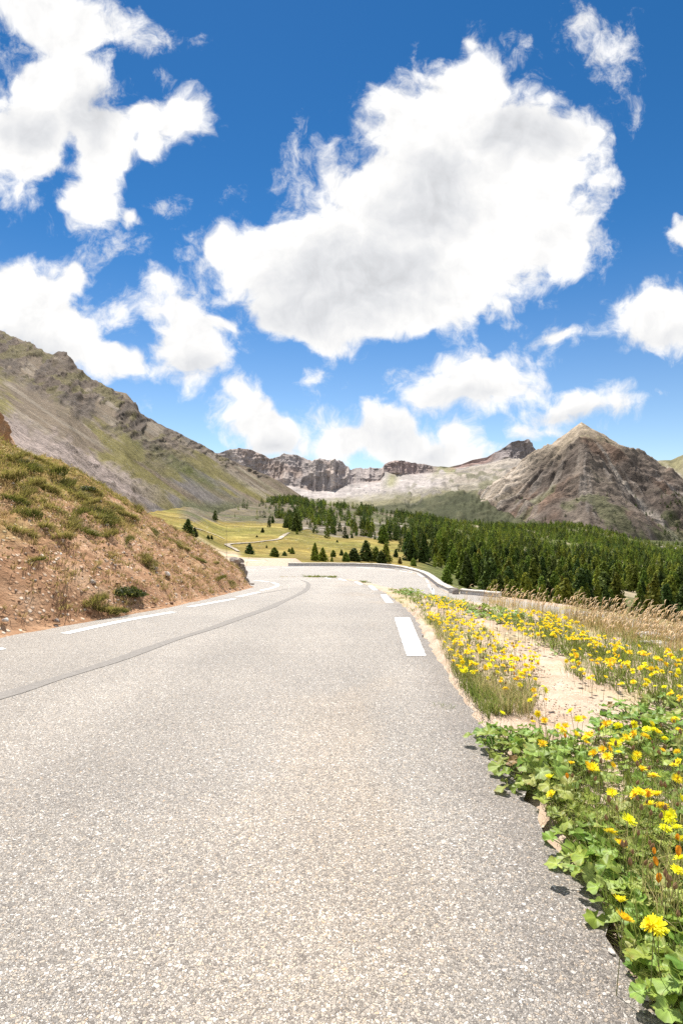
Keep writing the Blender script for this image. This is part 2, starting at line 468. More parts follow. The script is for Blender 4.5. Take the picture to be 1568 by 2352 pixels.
def drape(pts, width, name, mat, lift, n_sub=10, taper=False):
    P = np.array([hit(x, y)[:2] for x, y in pts])
    s = np.linspace(0, len(P) - 1, (len(P) - 1) * n_sub + 1)
    # smooth with Catmull-Rom
    def cr(k):
        i = min(int(k), len(P) - 2); f = k - i
        p0, p1, p2, p3 = P[max(i - 1, 0)], P[i], P[i + 1], P[min(i + 2, len(P) - 1)]
        return .5 * (2 * p1 + (p2 - p0) * f + (2 * p0 - 5 * p1 + 4 * p2 - p3) * f * f + (3 * p1 - p0 - 3 * p2 + p3) * f ** 3)
    C = np.array([cr(k) for k in s])
    T = np.gradient(C, axis=0); T /= np.linalg.norm(T, axis=1)[:, None] + 1e-9
    Nn = np.stack([-T[:, 1], T[:, 0]], 1)
    w = np.full(len(C), width / 2)
    if taper: w = w * (1 + .25 * vnoise(s * .9, s * 0 + 3))
    L = C + Nn * w[:, None]; R = C - Nn * w[:, None]
    G = np.stack([L, C, R], 1)
    Zz = gz(G[..., 0], G[..., 1]) + lift
    V = np.concatenate([G, Zz[..., None]], -1).reshape(-1, 3)
    return mk(name, V, grid_faces(len(C), 3), mat, road)

def quad_mark(q):
    P = np.array([hit(x, y)[:2] for x, y in q])
    u = np.linspace(0, 1, 60)[:, None, None]; v = np.linspace(0, 1, 4)[None, :, None]
    G = (P[0] * (1 - v) + P[1] * v) * (1 - u) + (P[3] * (1 - v) + P[2] * v) * u
    G = G + .006 * np.stack([vnoise(G[..., 0] * 31, G[..., 1] * 17), vnoise(G[..., 0] * 23, G[..., 1] * 29)], -1)
    Zz = gz(G[..., 0], G[..., 1]) + .005
    V = np.concatenate([G, Zz[..., None]], -1).reshape(-1, 3)
    return mk('edge_marking', V, grid_faces(60, 4), M_PAINT, road)

for q in [[(905, 1419.5), (940, 1419), (978, 1507), (934, 1508)], [(873, 1366.5), (888, 1366.5), (903.5, 1385.5), (886, 1385.5)],
          [(844, 1346), (855, 1346), (868, 1356), (857, 1356)], [(812, 1336.4), (821, 1336.8), (834, 1342.5), (824, 1342.5)],
          [(775, 1329.7), (783, 1329.8), (798, 1333.6), (790, 1333.8)], [(741, 1326.7), (747, 1326.8), (762, 1328.6), (756, 1329)]]:
    quad_mark(q)
for pts in [[(-150, 1517), (-60, 1499), (9, 1490)], [(149, 1456), (270, 1429.5), (398, 1406.5)], [(435, 1394.5), (490, 1384.5), (538, 1376)], [(546, 1371.5), (570, 1366), (594, 1360.5)],
            [(599, 1356.5), (622, 1351.5), (638, 1346)], [(638.5, 1344.5), (634, 1341), (624, 1338.3)], [(617, 1337), (600, 1334.8), (582, 1333.4)]]:
    drape(pts, .15, 'edge_marking', M_PAINT, .005)
far = [(562, 1310.5), (590, 1308.6), (598, 1308), (637, 1305.2), (648, 1304.4), (700, 1302.4), (716, 1302), (744, 1301.6), (760, 1301.6), (803, 1302.6), (818, 1303), (861, 1305.6), (874, 1306.6), (906, 1310), (917, 1311.2), (947, 1315.6), (957, 1318), (972, 1325.4), (977, 1330), (983, 1338), (984, 1342), (987, 1351), (990, 1356), (998, 1366)]
for a, b in zip(far[0::2], far[1::2]):
    drape([a, ((a[0] + b[0]) / 2, (a[1] + b[1]) / 2), b], .15, 'edge_marking', M_PAINT, .005)
drape([(-140, 1637), (0, 1600), (130, 1560), (267, 1517), (387, 1474), (502, 1437.5), (606, 1400.5), (640, 1386), (677, 1369.5), (700, 1357), (708, 1346), (705, 1338), (692, 1333)], .15, 'tar_seam', M_TAR, .0035, 12, True)
drape([(592, 1364.5), (625, 1359), (660, 1353)], .07, 'tar_seam', M_TAR, .0035, 8, True)

# ------------------------------------------------------------------ earth bank on the left
br = np.concatenate([np.arange(-4, 5, .15), np.arange(5, 26, .055), np.arange(26, 33, .15)])
dd = np.concatenate([[-.12, -.04], np.arange(0, 8, .055), np.arange(8, 18, .22)])
Y = np.repeat(br[:, None], len(dd), 1); X = XL(Y) - dd[None, :]
Z = bank_z(X, Y) + bank_noise(X, Y)
Z[:, 0] -= .12; Z[:, 1] -= .03
V = np.stack([X, Y, Z], -1).reshape(-1, 3)
hgt = (V[:, 2] - (CAMZ - A(V[:, 1])))
col = np.ones((len(V), 3))
gn = fbm(V[:, 0] * .5, V[:, 1] * .5, 4, 4)
bw = np.clip(sstep(.6, 3.2, hgt + 1.5 * gn) * .8, 0, 1)
col = mixc(col, (0.72, 0.85, 0.38), bw * sstep(-.15, .3, gn + .25 * (hgt - 1.5)))
bank = mk('earth_bank', V, grid_faces(len(br), len(dd)), M_BANK, col=col)
tag(bank, 'steep orange-brown earth bank with tufts of grass left of the road', kind='structure')

# ------------------------------------------------------------------ middle terrain (meadow, moraine, forest floor)
MX = np.array([-400, 300, 420, 520, 600, 660, 800, 950, 1100, 1300, 1568, 2300], float)
MD = np.array([50, 62, 78, 120, 200, 330, 500, 720, 950, 1200, 1500, 1800, 2700], float)
MT = np.array([
    [5.9, 5.9, 5.9, 5.9, 5.9, 6.4, 10, 14, 17, 19, 21, 24],
    [5.0, 5.6, 5.9, 6.0, 6.0, 7.0, 11, 15, 18, 20, 22, 26],
    [4.0, 5.0, 5.6, 6.1, 6.3, 8.0, 12, 16, 20, 22, 24, 28],
    [2.0, 3.0, 6.0, 9.5, 10.3, 11.3, 13.5, 17, 23, 26, 28, 32],
    [-3., 2.0, 6.0, 13.2, 14.6, 15.4, 16.9, 19.5, 26, 29.5, 34, 42],
    [-20, -3, 1.0, 12.0, 12.9, 13.2, 17.4, 21.7, 29.3, 35, 42.7, 52],
    [-50, -12, -8, 6.2, 7.7, 8.6, 13.8, 20.7, 29, 38, 49, 60],
    [-80, -30, -20, -8.8, -4.5, -1.5, 5, 17, 27.6, 38.6, 57, 72],
    [-90, -50, -30, -20, -17.5, -17.5, -8.5, 8, 22.5, 41, 67, 82],
    [-60, -40, -30, -26, -27, -27, 0, 22, 39, 26, 79, 90],
    [20, 20, 10, 0, 0, 5, 35, 50, 58, 60, 86, 96],
    [60, 60, 60, 60, 60, 60, 62, 64, 66, 70, 90, 100],
    [70, 70, 70, 70, 70, 70, 70, 72, 78, 84, 92, 100]])
def mid_drop(x, D):
    x = np.clip(x, MX[0], MX[-1]); D = np.clip(D, MD[0], MD[-1])
    lx = np.clip(np.searchsorted(MX, x) - 1, 0, len(MX) - 2); ld = np.clip(np.searchsorted(MD, D) - 1, 0, len(MD) - 2)
    fx = (x - MX[lx]) / (MX[lx + 1] - MX[lx]); fd = (D - MD[ld]) / (MD[ld + 1] - MD[ld])
    fx = fx * fx * (3 - 2 * fx) * .6 + fx * .4
    return (MT[ld, lx] * (1 - fx) + MT[ld, lx + 1] * fx) * (1 - fd) + (MT[ld + 1, lx] * (1 - fx) + MT[ld + 1, lx + 1] * fx) * fd
def mid_z(X, Y):
    x = CX + FPX * X / Y
    z = CAMZ - mid_drop(x, Y)
    w = sstep(70, 260, Y)
    return z + w * (1.6 * fbm(X * .012, Y * .012, 0, 5) + .8 * fbm(X * .06, Y * .06, 2, 4)) * np.clip(Y / 500, .3, 1.6)
D = np.concatenate([np.arange(50, 200, 3), np.geomspace(200, 2700, 300)])
xx = np.arange(-400, 2300, 6.0)
Dm, xm = np.meshgrid(D, xx, indexing='ij')
X = (xm - CX) / FPX * Dm; Y = Dm; Z = mid_z(X, Y)
yim = CY - (Z - CAMZ) / Y * FPX
nA = fbm(X * .02, Y * .02, 5, 5); nB = fbm(X * .08, Y * .08, 8, 4); nC = fbm(X * .3, Y * .3, 3, 3)
c = np.zeros(X.shape + (3,)) + np.array((0.245, 0.185, 0.052))       # yellowing alpine pasture
c = mixc(c, (0.185, 0.165, 0.042), sstep(-.25, .35, nA))
c = mixc(c, (0.31, 0.25, 0.085), .7 * sstep(.1, .5, nB))
# moraine: grey-brown stony ground along the hill foot
mor = sstep(0, 8, 1202 + .03 * (xm - 520) + 10 * nB - yim + 25 * sstep(640, 760, xm)) * sstep(395, 440, xm)
mor = mor * (1 - sstep(940, 990, xm))
c = mixc(c, (0.135, 0.115, 0.088), mor * (.75 + .25 * sstep(-.3, .3, nC)))
c = mixc(c, (0.095, 0.10, 0.045), mor * sstep(.0, .3, nA) * .8)
scr = sstep(.12, .35, fbm(X * .035, Y * .05, 12, 4)) * sstep(660, 730, xm) * (1 - sstep(960, 1010, xm)) * sstep(1190, 1215, yim) * mor
c = mixc(c, (0.34, 0.30, 0.26), scr)
# forest floor
ff = sstep(900, 1010, xm + 40 * nA) * sstep(140, 180, Y)
c = mixc(c, (0.10, 0.115, 0.04), ff * .9)
c = mixc(c, (0.33, 0.27, 0.19), ff * sstep(.18, .4, fbm(X * .03, Y * .03, 15, 4)) * .8)
# pale eroded scar on the knoll
kn = np.exp(-(((xm - 1395) / 22) ** 2 + ((yim - 1213) / 10) ** 2)); c = mixc(c, (0.55, 0.44, 0.33), np.clip(kn * 1.6, 0, 1))
# valley floor, its green darkened to stand for the cloud's shadow
vf = sstep(1150, 1450, Y) * (1 - sstep(1480, 1540, xm) * 0)
c = mixc(c, (0.075, 0.083, 0.034), vf)
# dirt apron and cutting behind the lay-by
ap = (1 - sstep(70, 105, Y + 12 * nB)) * (1 - sstep(690, 760, xm))
c = mixc(c, (0.56, 0.44, 0.33), ap)
ap2 = (1 - sstep(0, 18, np.abs(xm - 500) - 40)) * sstep(75, 100, Y) * (1 - sstep(140, 210, Y)); c = mixc(c, (0.50, 0.39, 0.28), ap2 * (.5 + .5 * sstep(-.2, .2, nC)))
mid = mk('meadow', np.stack([X, Y, Z], -1).reshape(-1, 3), grid_faces(*X.shape), M_MID, col=c.reshape(-1, 3))
tag(mid, 'yellow-green alpine meadow, grey moraine and forest floor below the hairpin', kind='structure')

def mid_hit(x, y, d0=75, d1=1600):
    d = np.geomspace(d0, d1, 4000)
    X = (x - CX) / FPX * d; Z = CAMZ + (CY - y) / FPX * d
    k = np.argmax(Z <= mid_z(X, d))
    if k == 0: k = np.argmin(np.abs(Z - mid_z(X, d)))
    return np.array([X[k], d[k], mid_z(X[k:k + 1], d[k:k + 1])[0]])

def track(name, pts, w, colr, label):
    P = np.array([mid_hit(x, y)[:2] for x, y in pts])
    s = np.linspace(0, len(P) - 1, (len(P) - 1) * 12 + 1)
    C = np.stack([np.interp(s, np.arange(len(P)), P[:, i]) for i in (0, 1)], 1)
    k = np.ones(7) / 7
    Cp = np.pad(C, ((3, 3), (0, 0)), 'edge'); C = np.stack([np.convolve(Cp[:, i], k, 'valid') for i in (0, 1)], 1)
    T = np.gradient(C, axis=0); T /= np.linalg.norm(T, axis=1)[:, None] + 1e-9
    Nn = np.stack([-T[:, 1], T[:, 0]], 1) * (w / 2 * (1 + .3 * vnoise(s * .7, s * 0)))[:, None]
    G = np.stack([C + Nn, C + Nn * .33, C - Nn * .33, C - Nn], 1)
    Zz = mid_z(G[..., 0], G[..., 1]) + .3
    V = np.concatenate([G, Zz[..., None]], -1).reshape(-1, 3)
    o = mk(name, V, grid_faces(len(C), 4), M_MID, col=np.tile(np.array(colr), (len(V), 1)))
    tag(o, label, kind='structure')
track('path', [(548, 1268), (541, 1263), (527, 1256), (520, 1252), (535, 1249.5), (570, 1247.5), (610, 1243.5), (640, 1239.5), (648, 1233), (655, 1228), (664, 1224)], 1.9, (.42, .36, .28), 'pale dirt track winding across the meadow')
track('path', [(665, 1218), (700, 1215.5), (740, 1213), (770, 1211)], 3.2, (.27, .235, .195), 'narrow stony path crossing the grey moraine')
track('path', [(430, 1212), (455, 1216), (480, 1224), (500, 1231), (518, 1240)], 1.1, (.33, .29, .20), 'stony trickle of a path running down the meadow')

# ------------------------------------------------------------------ mountains built as fans of rows
def fan(rowsdef, xs, nts):
    R = []
    for row in rowsdef:
        a = np.array(row, float)
        yv = np.interp(xs, a[:, 0], a[:, 1]); dv = np.interp(xs, a[:, 0], a[:, 2])
        R.append(np.stack([(xs - CX) / FPX * dv, dv, CAMZ + (CY - yv) / FPX * dv], -1))
    out, tt = [], []
    for i, n in enumerate(nts):
        last = i == len(nts) - 1
        f = np.linspace(0, 1, n + (1 if last else 0), endpoint=last)
        for q in f:
            out.append(R[i] * (1 - q) + R[i + 1] * q); tt.append(i + q)
    return np.array(out), np.array(tt)

def im(P):
    return CX + FPX * P[..., 0] / P[..., 1], CY - FPX * (P[..., 2] - CAMZ) / P[..., 1]

# left scree mountain
xs = np.arange(-420, 735, 2.4)
crest = [(-500, 470, 420), (-200, 640, 470), (0, 757, 520), (60, 785, 540), (105, 809, 560), (122, 814, 565), (134, 806, 570), (150, 810, 573), (168, 830, 578), (182, 852, 585), (230, 880, 620), (262, 896, 640), (290, 903, 660), (300, 914, 670), (322, 948, 690), (360, 970, 740), (420, 1001, 820), (460, 1018, 900), (500, 1044, 980), (560, 1070, 1100), (640, 1104, 1280), (690, 1137, 1400), (725, 1165, 1450)]
basel = [(-500, 960, 80), (0, 1090, 100), (150, 1115, 140), (300, 1165, 230), (420, 1176, 400), (500, 1174, 560), (560, 1168, 740), (650, 1163, 1020), (690, 1152, 1280), (725, 1175, 1400)]
foot = [(-500, 1100, 60), (0, 1180, 70), (300, 1200, 190), (420, 1200, 340), (560, 1185, 690), (650, 1175, 980), (725, 1190, 1350)]
back = [(x, y + 90, d * 1.25) for x, y, d in crest]
mids = []
for x in np.linspace(-500, 725, 40):
    yc, dc = np.interp(x, [q[0] for q in crest], [q[1] for q in crest]), np.interp(x, [q[0] for q in crest], [q[2] for q in crest])
    yb, db = np.interp(x, [q[0] for q in basel], [q[1] for q in basel]), np.interp(x, [q[0] for q in basel], [q[2] for q in basel])
    dm = .52 * dc + .48 * db; zc, zb = (CY - yc) * dc, (CY - yb) * db
    mids.append((x, CY - (.46 * zc + .54 * zb) / dm, dm))
P, tt = fan([foot, basel, mids, crest, back], xs, [10, 130, 150, 12])
x_, y_ = im(P)
T = np.repeat(tt[:, None], len(xs), 1)
up = (T - 1) / 2                                     # 0 at the foot, 1 on the crest
Xw, Yw, Zw = P[..., 0], P[..., 1], P[..., 2]
perp = y_ - .66 * x_; along = x_ + .66 * y_          # scree runs down the slope in streaks
st = fbm(perp / 26, along / 420, 3, 5); st2 = fbm(perp / 9, along / 190, 6, 4)
nr = fbm(x_ / 60, y_ / 45, 9, 5); n1 = fbm(x_ / 18, y_ / 14, 2, 4)
q1 = (y_ + .55 * x_) ; q2 = (y_ - 1.1 * x_)                 # crags step down across the slope
rz = .5 * ridged(q1 / 34, q2 / 60, 1, 5, .6) + .5 * ridged(x_ / 24, y_ / 17, 5, 5, .6)
rw = sstep(.34, .58, up + .25 * nr) * (1 - sstep(330, 500, x_ + 90 * nr)) * sstep(-.12, .06, nr + .45 * n1 + .13)
rw2 = .85 * sstep(.66, .86, up) * sstep(-.02, .2, n1 + .5 * nr) * (1 - sstep(560, 640, x_))
gully = sstep(.0, .05, up) * (1 - sstep(.10, .19, up + .06 * n1)) * (1 - sstep(290, 420, x_))
rock = np.clip(np.maximum(rw, rw2), 0, 1)
fade = np.clip(1 - np.abs(T - 3) * 0, 0, 1)
scl = Yw / 560.0
edge_w = np.where(T > 3, 0.3, 1 - .5 * sstep(.96, 1.0, up))
disp = rock * (11 * (rz - .38) + 5 * (ridged(x_ / 60 + y_ / 90, y_ / 38 - x_ / 120, 9, 4) - .5)) * scl + (.6 + 2.0 * rock) * scl * n1 + 2.0 * scl * st * (1 - rock) + gully * (7.5 * (ridged(Xw * .06, Zw * .06, Yw * .02, 4) - .4)) * scl * 1.6
disp = disp * edge_w * sstep(.0, .04, up)
P[..., 2] += disp * .62; P[..., 0] += disp * .6; P[..., 1] -= disp * .5
c = np.zeros(P.shape) + np.array((0.205, 0.160, 0.115))
c = mixc(c, (0.275, 0.228, 0.175), sstep(-.15, .35, st2))
c = mixc(c, (0.185, 0.165, 0.155), .9 * sstep(.05, .3, st) * sstep(250, 330, x_))
gr = sstep(.02, .22, fbm(perp / 40 + 3.3, along / 260, 14, 5) + .28 * np.exp(-((up - .36) / .22) ** 2) * sstep(100, 240, x_) - .19 - .15 * sstep(.7, 1, up))
c = mixc(c, (0.19, 0.165, 0.05), gr * .85)
gr2 = np.exp(-(((perp - (1062 - .66 * 400)) / 17) ** 2 + ((along - (400 + .66 * 1062)) / 120) ** 2)) * 1.5
c = mixc(c, (0.105, 0.115, 0.032), np.clip(gr2 * (1 + .6 * n1), 0, 1))
c = mixc(c, (0.36, 0.31, 0.235), sstep(480, 600, x_) * .55 * sstep(-.2, .3, st2))
c = mixc(c, (0.21, 0.175, 0.07), sstep(470, 600, x_) * .55 * sstep(.0, .25, st))
c = mixc(c, (0.135, 0.105, 0.083), rock * (.8 + .2 * sstep(-.2, .2, n1)))
c = mixc(c, (0.225, 0.18, 0.145), rock * sstep(.5, .75, rz) * .7)
c = mixc(c, (0.125, 0.102, 0.084), rock * sstep(.0, .25, fbm(q1 / 22, q2 / 45, 33, 5)) * .8)
c = mixc(c, (0.17, 0.15, 0.06), rock * sstep(.12, .34, fbm(x_ / 30, y_ / 16, 21, 4)) * .6)
c = mixc(c, (0.37, 0.30, 0.27), gully * .85)
c = mixc(c, (0.14, 0.14, 0.075), sstep(390, 430, x_) * (1 - sstep(.04, .14, up + .06 * nr)) * (1 - sstep(570, 640, x_)))
o = mk('mountain', P.reshape(-1, 3), grid_faces(*P.shape[:2]), M_MTN, col=c.reshape(-1, 3) * .80, smooth=True)
tag(o, 'long scree mountainside with dark crags rising on the left', kind='structure')

# far cirque of cliffs with scree below, and the sunlit shoulder running up to the blunt peak
xs = np.arange(330, 1420, 1.7)
ctop = [(300, 1060, 3500), (400, 1050, 3500), (500, 1040, 3500), (512, 1035, 3500), (530, 1031, 3490), (548, 1027, 3480), (572, 1028, 3470), (585, 1034, 3460), (600, 1041, 3450), (616, 1050, 3440), (632, 1047, 3420), (650, 1042, 3400), (680, 1042, 3380), (697, 1048, 3340), (716, 1058, 3250), (722, 1054, 3230), (745, 1053, 3200), (765, 1056, 3200), (786, 1056, 3220), (792, 1064, 3260), (804, 1079, 3350), (812, 1074, 3400), (830, 1073, 3400), (846, 1073, 3420), (850, 1070, 3420), (862, 1073, 3430), (876, 1076, 3450), (882, 1066, 3470), (892, 1060, 3480), (920, 1058, 3500), (950, 1060, 3520), (975, 1064, 3550), (1000, 1069, 3580), (1030, 1073, 3600), (1060, 1066, 3560), (1085, 1056, 3500), (1118, 1050, 3450), (1140, 1036, 3400), (1160, 1024, 3350), (1178, 1013, 3320), (1190, 1011, 3310), (1200, 1013, 3310), (1206, 1012, 3310), (1220, 1012, 3310), (1227, 1015, 3310), (1232, 1026, 3310), (1246, 1038, 3320), (1262, 1048, 3350), (1300, 1060, 3350), (1420, 1080, 3350)]
cbot = [(300, 1110, 3400), (510, 1092, 3380), (600, 1098, 3330), (640, 1108, 3250), (672, 1117, 3130), (722, 1128, 3080), (763, 1127, 3080), (800, 1112, 3150), (841, 1106, 3220), (873, 1104, 3280), (884, 1082, 3400), (910, 1092, 3400), (951, 1088, 3430), (1005, 1084, 3520), (1060, 1076, 3500), (1118, 1062, 3400), (1165, 1048, 3260), (1225, 1046, 3250), (1240, 1050, 3270), (1300, 1075, 3250), (1420, 1095, 3250)]
scb = [(300, 1150, 2900), (600, 1150, 2850), (700, 1146, 2800), (800, 1146, 2780), (900, 1140, 2750), (960, 1130, 2800), (1000, 1120, 2900), (1060, 1115, 2950), (1100, 1112, 2900), (1150, 1105, 2800), (1230, 1100, 2700), (1420, 1140, 2700)]
kno = [(300, 1175, 2300), (700, 1172, 2300), (850, 1165, 2350), (930, 1160, 2300), (1000, 1142, 2350), (1050, 1128, 2380), (1090, 1132, 2350), (1130, 1150, 2250), (1200, 1165, 2200), (1420, 1200, 2200)]
fl = [(300, 1215, 1650), (800, 1215, 1650), (950, 1222, 1600), (1420, 1235, 1550)]
und_ = [(x, y + 60, d - 150) for x, y, d in fl]
bk = [(x, y + 70, d + 500) for x, y, d in ctop]
P, tt = fan([und_, fl, kno, scb, cbot, ctop, bk], xs, [6, 60, 60, 55, 75, 8])
x_, y_ = im(P); T = np.repeat(tt[:, None], len(xs), 1)
Xw, Yw, Zw = P[..., 0].copy(), P[..., 1].copy(), P[..., 2].copy()
cl = sstep(3.85, 4.1, T) * (1 - sstep(5.0, 5.3, T)) * (1 - sstep(985, 1020, x_) + sstep(1130, 1160, x_ - 0) * (1 - sstep(1236, 1262, x_)))
cl = np.clip(cl, 0, 1)
flu = ridged(Xw * .011, Zw * .0035, 1.0, 5, .55); ban = ridged(Xw * .002, Zw * .028, 4.0, 3)
n1 = fbm(x_ / 22, y_ / 16, 5, 5); n2 = fbm(x_ / 70, y_ / 40, 8, 4)
P[..., 1] -= cl * (130 * (flu - .45) + 10 * (ban - .5) + 120 * (fbm(Xw * .0035, Zw * .001, 7, 3)))
P[..., 2] += cl * (14 * (flu - .5)) * (1 - .6 * sstep(4.85, 5, T))
P[..., 2] += np.where(T >= 4.97, 16 * (ridged(Xw * .013, Yw * 0, 2, 5, .6) - .55) * (cl > .2), 0)
sl = sstep(1.0, 1.4, T) * (1 - sstep(3.7, 3.9, T))
n3 = ridged(x_ / 34 + y_ / 60, y_ / 13, 51, 5, .55); n4 = fbm(x_ / 14, y_ / 7, 52, 4)
P[..., 2] += sl * (20 * n1 + 22 * n2 + 34 * (n3 - .5) * sstep(880, 960, x_) * sstep(1.9, 2.3, T)) * (1 - .5 * sstep(2.8, 3, T))
shoulder = sstep(990, 1060, x_) * sstep(2.0, 2.6, T) * (1 - sstep(4.9, 5, T))
P[..., 2] += shoulder * 44 * (ridged(Xw * .006 + Yw * .004, Zw * .006, 2, 4) - .5)
c = np.zeros(P.shape) + np.array((0.058, 0.062, 0.028))                 # valley pasture, darkened in colour for the cloud shadow over it
c = mixc(c, (0.082, 0.082, 0.038), sstep(-.2, .3, n1))
c = mixc(c, (0.195, 0.175, 0.092), sstep(1.95, 2.3, T + .5 * n2 + .15 * n1) )
c = mixc(c, (0.30, 0.265, 0.205), sstep(2.5, 2.9, T + .3 * n2 + .3 * n1) * (.6 + .4 * sstep(-.3, .2, n1)))
c = mixc(c, (0.17, 0.165, 0.07), .8 * sstep(.05, .3, n2 + .4 * n1) * sstep(2.0, 2.3, T) * (1 - sstep(2.9, 3.2, T)))
c = mixc(c, (0.40, 0.35, 0.32), sstep(2.95, 3.3, T + .2 * n1) * (1 - shoulder * .3))
c = mixc(c, (0.31, 0.27, 0.25), .6 * sstep(.0, .3, fbm(x_ / 9, y_ / 60, 2, 4)) * sstep(3, 3.2, T))
c = mixc(c, (0.30, 0.28, 0.15), sstep(3.2, 3.5, T) * np.exp(-((x_ - 897 + .3 * (y_ - 1110)) / 13) ** 2))
c = mixc(c, (0.28, 0.27, 0.13), sstep(3.4, 3.9, T) * sstep(985, 1010, x_) * (1 - sstep(1060, 1090, x_)) * sstep(-.1, .2, n1))
cc = np.zeros(P.shape) + np.array((0.335, 0.28, 0.258))
cc = mixc(cc, (0.45, 0.37, 0.32), sstep(.45, .75, flu))
cc = mixc(cc, (0.36, 0.265, 0.215), sstep(.05, .35, n2 + .3 * n1) * .8)
c = c * (1 - cl[..., None]) + cc * cl[..., None]
red = sstep(4.1, 4.5, T) * sstep(1010, 1060, x_) * (1 - sstep(1120, 1160, x_)); c = mixc(c, (0.31, 0.18, 0.145), red * .8)
c = mixc(c, (0.30, 0.19, 0.16), sstep(3.9, 4.2, T) * sstep(870, 890, x_) * (1 - sstep(940, 1000, x_)) * .6)
c = mixc(c, (0.33, 0.27, 0.205), shoulder * sstep(2.7, 3.2, T) * (1 - sstep(3.9, 4.1, T)) * .7)
bl = sstep(3.95, 4.15, T) * sstep(1120, 1150, x_) * (1 - sstep(1240, 1255, x_)); c = mixc(c, (0.24, 0.20, 0.19), bl * .8)
sh2 = sstep(900, 980, x_) * sstep(2.05, 2.35, T) * (1 - sstep(3.7, 4.0, T))
c = mixc(c, (0.155, 0.145, 0.085), sh2 * .85 * sstep(.02, .25, n2 + .6 * n4))
c = mixc(c, (0.20, 0.175, 0.15), sh2 * .85 * sstep(.52, .72, n3))
c = mixc(c, (0.36, 0.315, 0.25), sh2 * .7 * sstep(.1, .35, fbm(x_ / 40, y_ / 11, 54, 4)))
bld = sstep(.3, .5, fbm(x_ / 5, y_ / 4, 31, 3)) * np.exp(-(((x_ - 845) / 40) ** 2 + ((y_ - 1125) / 18) ** 2)); c = mixc(c, (0.22, 0.2, 0.19), np.clip(bld * 1.4, 0, 1))
o = mk('mountain', P.reshape(-1, 3), grid_faces(*P.shape[:2]), M_FAR, col=(c.reshape(-1, 3) * .8 + c.reshape(-1, 3).mean(1, keepdims=True) * .2) * .98)
tag(o, 'far cirque of purple-brown cliffs above pale scree at the valley head', kind='structure')

# right-hand far ridge
xs = np.arange(1380, 2300, 4.0)
rt = [(1380, 1110, 3300), (1440, 1085, 3300), (1480, 1064, 3300), (1495, 1058, 3300), (1520, 1059, 3300), (1540, 1056, 3280), (1568, 1044, 3250), (1640, 1010, 3250), (1800, 960, 3300), (2300, 900, 3300)]
rb = [(1380, 1180, 2400), (1568, 1180, 2400), (2300, 1190, 2300)]
P, tt = fan([[(x, 1270, 2250) for x in (1380, 2300)], rb, rt, [(x, y + 60, d + 500) for x, y, d in rt]], xs, [5, 80, 8])
x_, y_ = im(P); n1 = fbm(x_ / 25, y_ / 18, 5, 5); n2 = fbm(x_ / 60, y_ / 60, 7, 4)
P[..., 2] += 22 * n1 * (1 - .6 * sstep(1.9, 2, np.repeat(tt[:, None], len(xs), 1)))
c = np.zeros(P.shape) + np.array((0.30, 0.255, 0.19)); c = mixc(c, (0.22, 0.20, 0.11), sstep(-.1, .25, n2)); c = mixc(c, (0.42, 0.375, 0.325), sstep(.0, .25, fbm((y_ - .7 * x_) / 18, (x_ + y_) / 200, 3, 4)))
o = mk('mountain', P.reshape(-1, 3), grid_faces(*P.shape[:2]), M_FAR, col=c.reshape(-1, 3) * .8)
tag(o, 'pale grassy ridge behind the pyramid peak at the right', kind='structure')

# pyramid peak: a cone-like heightfield with ridges and gullies
PX, PY, PZ = 970.0, 2300.0, CAMZ + (CY - 969) / FPX * 2300
gx = np.arange(-760, 900, 5.0); gy = np.arange(-780, 420, 5.0)
X, Y = np.meshgrid(gx, gy)
r = np.hypot(X, Y) + 1e-6; th = np.arctan2(Y, X)
wr = .12 * fbm(X * .004, Y * .004, 3, 4)
thw = th + wr
ridge = (.16 * np.exp(-((thw + 1.95) / .30) ** 2)        # rib towards the viewer, left
         + .13 * np.exp(-((thw + 0.75) / .33) ** 2) + .10 * np.exp(-((thw - .12) / .25) ** 2)
         - .13 * np.exp(-((thw + 1.52) / .16) ** 2) - .08 * np.exp(-((thw + 1.1) / .12) ** 2) - .08 * np.exp(-((thw + 2.5) / .2) ** 2)
         + .08 * np.exp(-((thw + 3.0) / .22) ** 2))
lat = np.interp(th, [-3.15, -2.6, -1.57, -.6, 0, .6, 1.57, 2.6, 3.15], [.79, .76, .74, .74, .73, .66, .6, .7, .79])
slope = lat * (1 - ridge * sstep(30, 260, r))
prof = r * slope
prof = np.where(prof > 300, 300 + (prof - 300) * .82, prof)
big = fbm(X * .006, Y * .006, 1, 5); rg = ridged(X * .011 + .3 * big, Y * .011, 2, 5, .55); fine = fbm(X * .05, Y * .05, 4, 4)
fac = ridged(X * .0045 + .2, Y * .0045, 8, 3, .5)
Z = PZ - prof + (40 * (rg - .45) + 16 * big + 5 * fine + 42 * (fac - .5) * sstep(60, 300, r)) * sstep(10, 160, r) * (1 - .55 * sstep(480, 650, r))
rad = fbm(th * 9 + .6 * big, r * .0022, 7, 5); rad2 = fbm(th * 26 + 1.2 * big, r * .004, 11, 4)
Z += 12 * rad2 * sstep(60, 250, r) - 5 * np.abs(rad) * sstep(100, 300, r)
Zf = np.maximum(Z, CAMZ - 90 + 0 * Z)
c = np.zeros(X.shape + (3,)) + np.array((0.078, 0.064, 0.056))  # brown rock, darkened in colour for the cloud shadow on the front face
c = mixc(c, (0.112, 0.094, 0.08), sstep(-.1, .35, rad))
c = mixc(c, (0.125, 0.084, 0.063), .8 * sstep(.1, .4, big))
c = mixc(c, (0.165, 0.148, 0.136), .75 * sstep(.22, .42, rad2) * sstep(200, 340, r))
c = mixc(c, (0.20, 0.185, 0.17), np.exp(-((thw + 1.52) / .035) ** 2) * sstep(90, 200, r))
